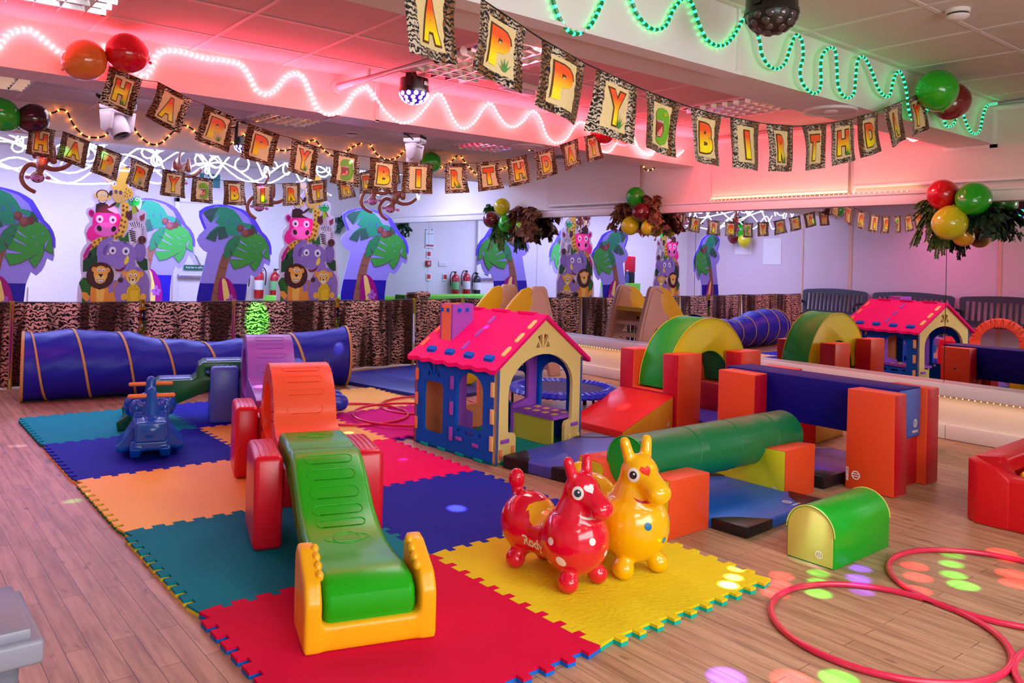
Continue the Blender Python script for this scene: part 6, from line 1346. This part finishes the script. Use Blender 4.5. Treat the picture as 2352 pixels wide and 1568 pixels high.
fg = [(66, 112, 36), (48, 90, 32), (104, 128, 44)]; dkg = [(34, 62, 38), (44, 78, 42), (26, 48, 34)]; brn = [(120, 78, 54), (92, 56, 42), (146, 98, 62)]
P_ = lambda x, y, X: onx(x, y, X)
foliage('artificial_fern', 'large green artificial fern left of the large balloon cluster', P_(2145, 495, 5.6), 64, (.10, .155, .17), .040, fg, .35, 4, True)
foliage('artificial_fern', 'green artificial fern tip hanging below the yellow balloon of the large cluster', P_(2160, 535, 5.6), 26, (.06, .08, .12), .036, fg, .8, 5, True)
foliage('artificial_ivy', 'dark green artificial ivy right of the large balloon cluster', P_(2262, 500, 5.6), 30, (.12, .15, .12), .055, dkg, .1, 6)
foliage('artificial_ivy', 'brown artificial leaves left of the middle balloon cluster', P_(1434, 494, 5.62), 20, (.09, .14, .14), .07, brn, .2, 7)
foliage('artificial_ivy', 'brown artificial leaves right of the middle balloon cluster', P_(1502, 482, 5.62), 24, (.09, .14, .20), .07, brn, .3, 8)
foliage('artificial_ivy', 'brown artificial leaves right of the farthest balloon cluster', P_(1205, 500, 5.62), 26, (.1, .26, .17), .10, brn, .35, 9)
foliage('artificial_fern', 'green artificial fern hanging below the farthest balloon cluster', P_(1146, 528, 5.6), 34, (.08, .18, .17), .08, fg, .5, 10, True)
foliage('artificial_fern', 'small green fern tuft at the top left of the farthest balloon cluster', P_(1124, 486, 5.62), 8, (.05, .10, .10), .07, fg, .0, 11, True)
foliage('artificial_ivy', 'green artificial leaves on the back wall, seen in the mirror', (5.2, 9.78, 1.80), 18, (.14, .10, .16), .06, [(40, 90, 60), (60, 110, 80), (30, 60, 50)], .2, 12)
foliage('artificial_ivy', 'green artificial leaves on the left wall, seen in the mirror', (-2.45, 8.42, 2.22), 20, (-.1, .18, .16), .06, [(40, 90, 60), (60, 110, 80), (30, 60, 50)], .2, 13)
# ================================================================ BOUNCING ANIMALS
def rody(lab, loc, rz, sc, n, col, eye_c, heart, dots, dotc, saddle=None, word=False, tdz=0):
    t = thing('bouncing_animal', lab, 'inflatable animal', loc, rz, 'inflatable bouncing animals')
    b = bmesh.new()
    sph(b, (0, .145, .176), .125, 26, sc=(.98, 1.0, 1.02)); sph(b, (0, -.125, .182), .137, 28, sc=(1, 1, 1.04)); cone_cap(b, (0, .10, .155), (0, -.08, .155), .094, .096)
    cone_cap(b, (0, -.132, .23), (0, -.148, .345), .116, .074); sph(b, (0, -.155, .372), .075, 22, sc=(.95, 1.0, 1.04))
    cone_cap(b, (0, -.185, .362), (0, -.252, .334), .056, .046); sph(b, (0, -.262, .328), .047, 18, sc=(1.1, .9, .9)); sph(b, (0, -.24, .312), .038, 14)
    for s in (-1, 1):
        cone_cap(b, (s*.036, -.142, .420), (s*.053, -.128, .492), .0240, .0205)
        for y in (-.165, .145): cone_cap(b, (s*.050, y*.9, .09), (s*.076, y-.005, .050), .040, .032); sph(b, (s*.082, y-.008, .038), .041, 18, sc=(1, 1.05, .95))
    cone_cap(b, (0, .200, .24), (0, .228, .300+tdz), .028, .026); sph(b, (0, .232, .335+tdz), .038, 16, sc=(.95, .95, 1.25))
    for v in b.verts: v.co *= sc
    me = remeshed(b, .0065*sc, 7, .5); me.name = 'body'; setmats(me, M('inf_'+n, col, .16, .5, coat=.6)); link('body', me, t); T = bvh(me)
    def dc(nm, polys, o, d, up=(0, 0, 1), m=None, off=.0012): return decal(nm, T, polys, Vector(o)*sc, d, up, m, t, off)
    for s in (-1, 1):
        dc('eye', [(disc(.026*sc, 24, sx=.92), 0), (disc(.0145*sc, 20), 1), (disc(.004*sc, 10, .004, .005), 0)], (s*.3, -.33, .400), (-s*.86, .50, -.06), m=[wht, M('eye_'+n, eye_c, .15, coat=.6)])
    ht = [(0, -.022), (-.016, -.004), (-.019, .008), (-.012, .017), (-.004, .014), (0, .007), (.004, .014), (.012, .017), (.019, .008), (.016, -.004)]
    dc('heart_mark', [([(x*sc, y*sc) for x, y in ht], 0)], (-.035, -.5, .54), (.03, .86, -.42), m=M('heart_'+n, heart, .3))
    dc('mouth', [([(x*sc, (y)*sc) for x, y in [(-.034, .008), (-.018, -.006), (0, -.010), (.018, -.006), (.034, .008), (.022, .000), (0, -.0035), (-.022, .000)]], 0)], (-.16, -.45, .285), (.45, .85, .04), m=wht if word else M('mouth_red', (210, 40, 60), .3))
    for k, (y, z, r) in enumerate(dots): dc('spot', [(disc(r*sc, 18), 0)], (-.4, y, z), (1, 0, 0), m=M('dot_'+n, dotc, .3)); dc('spot', [(disc(r*sc, 18), 0)], (.4, y, z), (-1, 0, 0), m=M('dot_'+n, dotc, .3))
    dc('spot', [(disc(.014*sc, 18), 0)], (-.05, -.5, .21), (0.05, 1, 0), m=M('dot_'+n, dotc, .3)); dc('spot', [(disc(.012*sc, 18), 0)], (.04, -.5, .15), (0, 1, 0), m=M('dot_'+n, dotc, .3))
    if saddle:
        sd = [(x*sc, y*sc) for x, y in [(0, .040), (.03, .046), (.06, .056), (.082, .052), (.094, .030), (.097, .0), (.092, -.026), (.078, -.044), (.05, -.048), (.02, -.038), (0, -.034), (-.02, -.038), (-.05, -.048), (-.078, -.044), (-.092, -.026), (-.097, .0), (-.094, .030), (-.082, .052), (-.06, .056), (-.03, .046)]]
        dc('saddle_patch', [(sd, 0)], (0, .03, .6), (0, 0, -1), up=(0, 1, 0), m=M('saddle', saddle, .25, coat=.4), off=.003)
    if word:
        vs, fs = glyph('Rody', .056*sc, .035)
        dc('printed_name', [((vs, fs), 0)], (-.4, .022, .135), (1, 0, 0), m=wht)
    return t
rody('red inflatable bouncing animal with white spots and a yellow saddle patch', (1.285, .545, .022), .02, 1.0, 'red', (228, 8, 50), (30, 60, 80), (250, 230, 236), [(.205, .225, .013), (.19, .125, .017), (.04, .07, .012), (-.125, .195, .015), (-.165, .125, .020), (-.085, .095, .012)], (250, 236, 240), (250, 190, 20), True)
rody('yellow inflatable bouncing animal with blue spots behind the red one', (1.605, .515, .022), -.16, 1.10, 'yellow', (252, 190, 4), (20, 22, 30), (236, 50, 30), [(-.11, .225, .015), (-.065, .140, .020), (.12, .2, .016), (.18, .12, .016)], (0, 110, 170), tdz=-.05)
# ================================================================ BUNTING
FT = tiger_mat('flag_tiger', 2.9, 6.4, .46, (12, 9, 8), (206, 186, 166), (128, 80, 42))
PLQ = M('plaque', (224, 198, 144), .5, vary=.12, vscale=60)
def grad_mat():
    m = bpy.data.materials.new('letter_print'); m.use_nodes = True; nt = m.node_tree; b = nt.nodes['Principled BSDF']; N = nt.nodes.new; L = nt.links.new
    uv = N('ShaderNodeUVMap'); s = N('ShaderNodeSeparateXYZ'); L(uv.outputs[0], s.inputs[0]); r = N('ShaderNodeValToRGB'); e = r.color_ramp.elements; e[0].position = .25; e[0].color = lin((250, 226, 10)); e[1].position = .75; e[1].color = lin((240, 84, 30)); L(s.outputs[1], r.inputs[0]); L(r.outputs[0], b.inputs['Base Color']); b.inputs['Roughness'].default_value = .45; return m
LET = grad_mat(); OUTL = M('letter_outline', (90, 50, 16), .5); FERN = M('flag_fern', (60, 140, 50), .5)
def flag(par, ch, p0, p1, h, k, back=0):
    p0, p1 = Vector(p0), Vector(p1); a = (p1-p0); w = a.length; a.normalize(); dn = Vector((0, 0, -1)); dn = (dn-a*dn.dot(a)*.85).normalized(); nr = a.cross(dn).normalized()
    if nr.dot(CAM-p0) < 0: nr = -nr
    ph = k*1.7; am = .010; rn = random.Random(k*7+3); tw = rn.uniform(-.16, .16)
    def Q(u, v, o=0):   # u 0..1 along the string, v 0..1 down
        off = am*math.sin(u*PI*2.0+ph)*(.25+.75*v)+.012*math.sin(v*PI*.9+ph*.7)*v+tw*w*(u-.5)*v; pinch = 1-.10*math.sin(PI*min(v*1.1, 1))*(.6+.4*math.sin(ph))
        return p0+a*(w*(.5+(u-.5)*pinch))+dn*(h*v)+nr*(off+o)
    bm = bmesh.new(); nu, nv = 12, 10; g = [[bm.verts.new(Q(i/nu, j/nv)) for j in range(nv+1)] for i in range(nu+1)]
    for i in range(nu):
        for j in range(nv): bm.faces.new((g[i][j], g[i+1][j], g[i+1][j+1], g[i][j+1]))
    f = obj('flag', bm, FT, par, smooth=True)
    bm = bmesh.new(); nu, nv = 8, 10; g = [[bm.verts.new(Q(.21+.58*i/nu+(.012*math.sin(j*2.1) if i in (0, nu) else 0), .13+.74*j/nv, .0012)) for j in range(nv+1)] for i in range(nu+1)]
    for i in range(nu):
        for j in range(nv): bm.faces.new((g[i][j], g[i+1][j], g[i+1][j+1], g[i][j+1]))
    obj('plaque_print', bm, PLQ, f, smooth=True)
    sgn = 1 if (BR.dot(a) > 0) else -1
    if ch == '*':
        bm = bmesh.new(); D = lambda pts, o, mi: bm.faces.new([bm.verts.new(Q(x, y, o)) for x, y in pts])
        fs = [([(.30, .40), (.30, .30), (.38, .22), (.52, .19), (.66, .21), (.74, .30), (.78, .45), (.77, .66), (.70, .80), (.56, .85), (.40, .82), (.32, .74), (.40, .72), (.55, .70), (.62, .58), (.60, .46), (.48, .42), (.36, .45)], .004, 0),
              ([(.32, .43), (.48, .41), (.60, .45), (.63, .58), (.56, .70), (.40, .73), (.34, .70), (.45, .62), (.50, .52), (.42, .46)], .005, 1), ([(.38, .66), (.50, .60), (.56, .50), (.59, .60), (.54, .68), (.42, .70)], .006, 2), ([(.57, .27), (.63, .26), (.65, .30), (.60, .32)], .006, 4), ([(.60, .28), (.62, .275), (.625, .30), (.605, .305)], .007, 5)]
        for i in range(6): fs.append(([(.32+.045*i, .435-.004*i), (.35+.045*i, .43-.003*i), (.335+.045*i, .475)], .007, 3)); fs.append(([(.37+.035*i, .715-.006*i), (.39+.035*i, .712-.006*i), (.38+.035*i, .675)], .007, 3))
        for pts, o, mi in fs: fc = D(pts, o, mi); fc.material_index = mi
        bmesh.ops.triangulate(bm, faces=bm.faces[:]); obj('dinosaur_print', bm, [M('dino_green', (110, 170, 30), .5), M('dino_mouth', (150, 40, 40), .5), M('dino_tongue', (236, 130, 120), .5), wht, M('dino_eye', (240, 220, 40), .5), vK], f)
        return f
    for fat, off, m, nm in ((.10, .0030, OUTL, 'letter_outline'), (.058, .0042, LET, 'letter')):
        vs, fs = glyph(ch, 1, fat); xs = [v[0] for v in vs]; ys = [v[1] for v in vs]
        if fat == .10: bb = (min(xs), max(xs), min(ys), max(ys)); ex = .04
        cx, cy = (bb[0]+bb[1])/2, (bb[2]+bb[3])/2; sx = (.48 if ch != 'I' else .22)/(bb[1]-bb[0]); sy = .62/(bb[3]-bb[2])
        bm = bmesh.new(); V = [bm.verts.new((x, y, 0)) for x, y in vs]
        for q in fs:
            try: bm.faces.new([V[i] for i in q])
            except ValueError: pass
        bmesh.ops.triangulate(bm, faces=bm.faces[:])
        for _ in range(1): bmesh.ops.subdivide_edges(bm, edges=[e for e in bm.edges if e.calc_length() > .18], cuts=2, use_grid_fill=False)
        bmesh.ops.triangulate(bm, faces=bm.faces[:])
        uv = bm.loops.layers.uv.verify()
        for fc in bm.faces:
            for l in fc.loops: l[uv].uv = (0, (l.vert.co.y-bb[2])/(bb[3]-bb[2]))
        for v in bm.verts: x, y = v.co.x, v.co.y; v.co = Q(.5+sgn*(x-cx)*sx, .51-(y-cy)*sy, off)
        obj(nm, bm, m, f)
    if ch in 'IRHPY' and k % 2:
        bm = bmesh.new()
        for q in range(5): an = -1.1+.5*q; x0, y0 = .62, .82; bm.faces.new([bm.verts.new(Q(x0+dx, y0+dy, .0055)) for dx, dy in ((-.02, 0), (.16*math.sin(an)-.0, -.22*math.cos(an)), (.02, 0))])
        obj('fern_print', bm, FERN, f)
    return f
def bunting(lab, items, Yf, h, ends, k0):
    t = thing('birthday_bunting', lab, 'bunting', (0, 0, 0), 0, 'happy birthday buntings'); line = []
    for p in ends[0]: line.append(ony(p[0], p[1], Yf(p[0])))
    for i, (ch, x0, y0, x1, y1) in enumerate(items):
        a, b = ony(x0, y0, Yf(x0)), ony(x1, y1, Yf(x1)); line += [a, b]
        if ch: flag(t, ch, a, b, h if not callable(h) else h(i), i+k0)
    for p in ends[1]: line.append(ony(p[0], p[1], Yf(p[0])))
    bm = bmesh.new(); tube(bm, line, .0045, 6, flat=.5); obj('ribbon', bm, vK, t, smooth=True); return t
bunting('near happy birthday bunting with tiger print flags across the top right', [('H', 600, -330, 760, -230), ('A', 918, -64, 1050, -26), ('P', 1103, -4, 1208, 66), ('P', 1245, 90, 1345, 146), ('Y', 1370, 157, 1464, 200), ('*', 1483, 208, 1562, 238), ('B', 1586, 246, 1658, 266), ('I', 1678, 269, 1745, 282), ('R', 1760, 284, 1822, 289), ('T', 1840, 289, 1897, 285), ('H', 1907, 283, 1960, 272), ('D', 1970, 268, 2017, 255), ('A', 2028, 250, 2071, 232), ('Y', 2085, 228, 2116, 212)],
    lambda x: .06+.40*min(1, max(0, (x-700)/1100)), .238, ([], [(2125, 205)]), 3)
bunting('middle happy birthday bunting hanging from the pink lit beam', [('H', 250, 152, 328, 184), ('A', 362, 188, 443, 230), ('P', 470, 240, 547, 273), ('P', 570, 283, 643, 310), ('Y', 670, 317, 737, 340), ('*', 765, 344, 828, 358), ('B', 850, 361, 915, 371), ('I', 925, 372, 995, 376), ('R', 1018, 376, 1073, 375), ('T', 1092, 374, 1146, 368), ('H', 1163, 366, 1210, 355), ('D', 1225, 352, 1272, 338), ('A', 1284, 334, 1327, 318), ('Y', 1341, 314, 1376, 304)],
    lambda x: 3.16, .228, ([(235, 140)], [(1390, 300)]), 11)
bunting('far happy birthday bunting in front of the white rope lights', [('H', 66, 284, 128, 300), ('A', 145, 301, 207, 326), ('P', 223, 333, 281, 356), ('P', 300, 362, 355, 384), ('Y', 373, 388, 428, 398), ('*', 443, 405, 490, 412), ('B', 513, 414, 562, 417), ('I', 577, 420, 628, 422), ('R', 648, 421, 690, 420), ('T', 703, 418, 752, 412), ('H', 770, 411, 813, 405), ('D', 818, 399, 862, 388), ('A', 880, 384, 915, 376)],
    lambda x: 4.95+1.2*max(0, x)/950, .228, ([(60, 280)], [(965, 370)]), 20)
SPK = 30.0
# ================================================================ moving disco spots on the floor
def spot(src, x, y, col, power, size, blend=.85, z=.0, plane=None):
    p = plane if plane is not None else onz(x, y, z); s = Vector(src); d = p-s
    l = bpy.data.lights.new('disco_beam', 'SPOT'); l.energy = power*SPK; l.color = col; l.spot_size = math.radians(size*1.45); l.spot_blend = blend; l.shadow_soft_size = .004
    o = bpy.data.objects.new('disco_beam', l); COL.objects.link(o); o.location = s; o.rotation_euler = d.to_track_quat('-Z', 'Y').to_euler()
SR = DISCO_A+Vector((0, 0, -.13))
RD, GN, BL, WH = (1, .03, .06), (.03, 1, .06), (.12, .05, 1), (.70, .70, 1)
for x, y, c, p, s in [(1795, 1322, RD, 55, 2.0), (1790, 1342, RD, 70, 2.0), (1780, 1362, RD, 90, 2.1), (1880, 1316, GN, 22, 2.0), (1882, 1337, GN, 30, 2.0), (1880, 1362, GN, 40, 2.1), (1975, 1305, BL, 55, 2.0), (1972, 1328, BL, 60, 2.1), (1980, 1358, BL, 40, 2.0),
    (2100, 1300, RD, 60, 2.1), (2108, 1325, RD, 55, 2.1), (2105, 1355, RD, 50, 2.1), (2188, 1275, GN, 24, 1.9), (2185, 1295, GN, 28, 1.9), (2190, 1320, GN, 34, 2.0), (2212, 1344, GN, 55, 2.2), (2300, 1268, RD, 60, 2.0), (2320, 1282, RD, 55, 2.0), (2325, 1318, RD, 50, 2.2), (2335, 1340, RD, 60, 2.2),
    (1690, 1318, WH, 90, 1.4), (1684, 1338, WH, 160, 1.5), (1672, 1356, WH, 330, 1.6), (1668, 1555, BL, 120, 2.3), (1820, 1563, RD, 120, 2.4), (1928, 1560, GN, 70, 2.3)]:
    spot(SR, x, y, c, p, s)
hp = (Vector((2.35, .06, .13)))
spot(SR+Vector((-.1, -.1, 0)), 0, 0, (.7, .65, 1), 9, 2.2, plane=Vector((2.35, 0.0, .12))); spot((1.6, -.9, 2.4), 0, 0, (.6, .55, 1), 5, 2.2, plane=Vector((2.345, 0.02, .13))); spot((1.6, -.9, 2.4), 0, 0, GN, 4, 2.0, plane=Vector((2.345, 0.04, .05)))
SB = pBL+Vector((0, 0, -.11))
for x, y, c, p, s in [(925, 1063, (1, .3, .9), 30, 1.3), (1050, 1179, (.55, .55, 1), 70, 1.7), (40, 1024, WH, 26, 1.2), (170, 1150, GN, 26, 1.2), (95, 983, (.2, .8, 1), 8, 1.6), (800, 1000, (1, .85, .6), 40, 1.4)]:
    spot(SB, x, y, c, p, s)
spot(SB, 0, 0, (1, .6, .95), 14, 1.4, plane=HP(.30, .40, .80)); spot(SB, 0, 0, (.75, .65, 1), 30, 2.2, plane=Vector((1.20, 3.12, .62))); spot(SB, 0, 0, (1, .5, .3), 30, 1.7, plane=Vector((3.78, 2.45, .2)))
spot((2.0, 5.0, 2.45), 0, 0, GN, 45, 5, plane=Vector((2.36, 6.28, .66))); spot((2.9, 4.2, 2.45), 0, 0, WH, 8, 2.0, plane=Vector((2.75, 5.2, .40)))
spot(SB, 0, 0, (.1, 1, .3), 4, 1.3, plane=ony(278, 207, 3.15)); spot((1.5, 4.3, 2.2), 0, 0, (.1, 1, .3), 6, 3, plane=ony(160, 345, 5.1)); spot((1.5, 4.3, 2.2), 0, 0, (.1, 1, .3), 5, 2.6, plane=ony(255, 355, 5.2)); spot((2, 4.3, 2.2), 0, 0, (.2, 1, .2), 6, 2, plane=ony(605, 455, 5.7)); spot((2, 4.3, 2.2), 0, 0, (.5, .1, 1), 8, 3, plane=ony(600, 425, 5.7)); spot((1.6, 4.3, 2.2), 0, 0, (1, .1, .5), 8, 3, plane=ony(325, 375, 5.2))
spot((4.4, 4.6, 2.4), 0, 0, (1, .05, .3), 12, 4, plane=Vector((3.36, 7.34, 1.62))); spot((1.2, 5.2, 2.4), 0, 0, (1, .1, .3), 14, 4.5, plane=Vector((1.1, 7.34, 1.66))); spot((1.2, 5.2, 2.4), 0, 0, (.2, 1, .3), 8, 2.4, plane=Vector((1.41, 7.34, 1.81))); spot((.5, 5.2, 2.4), 0, 0, (1, .1, .1), 5, 3, plane=ony(97, 368, 6.5))
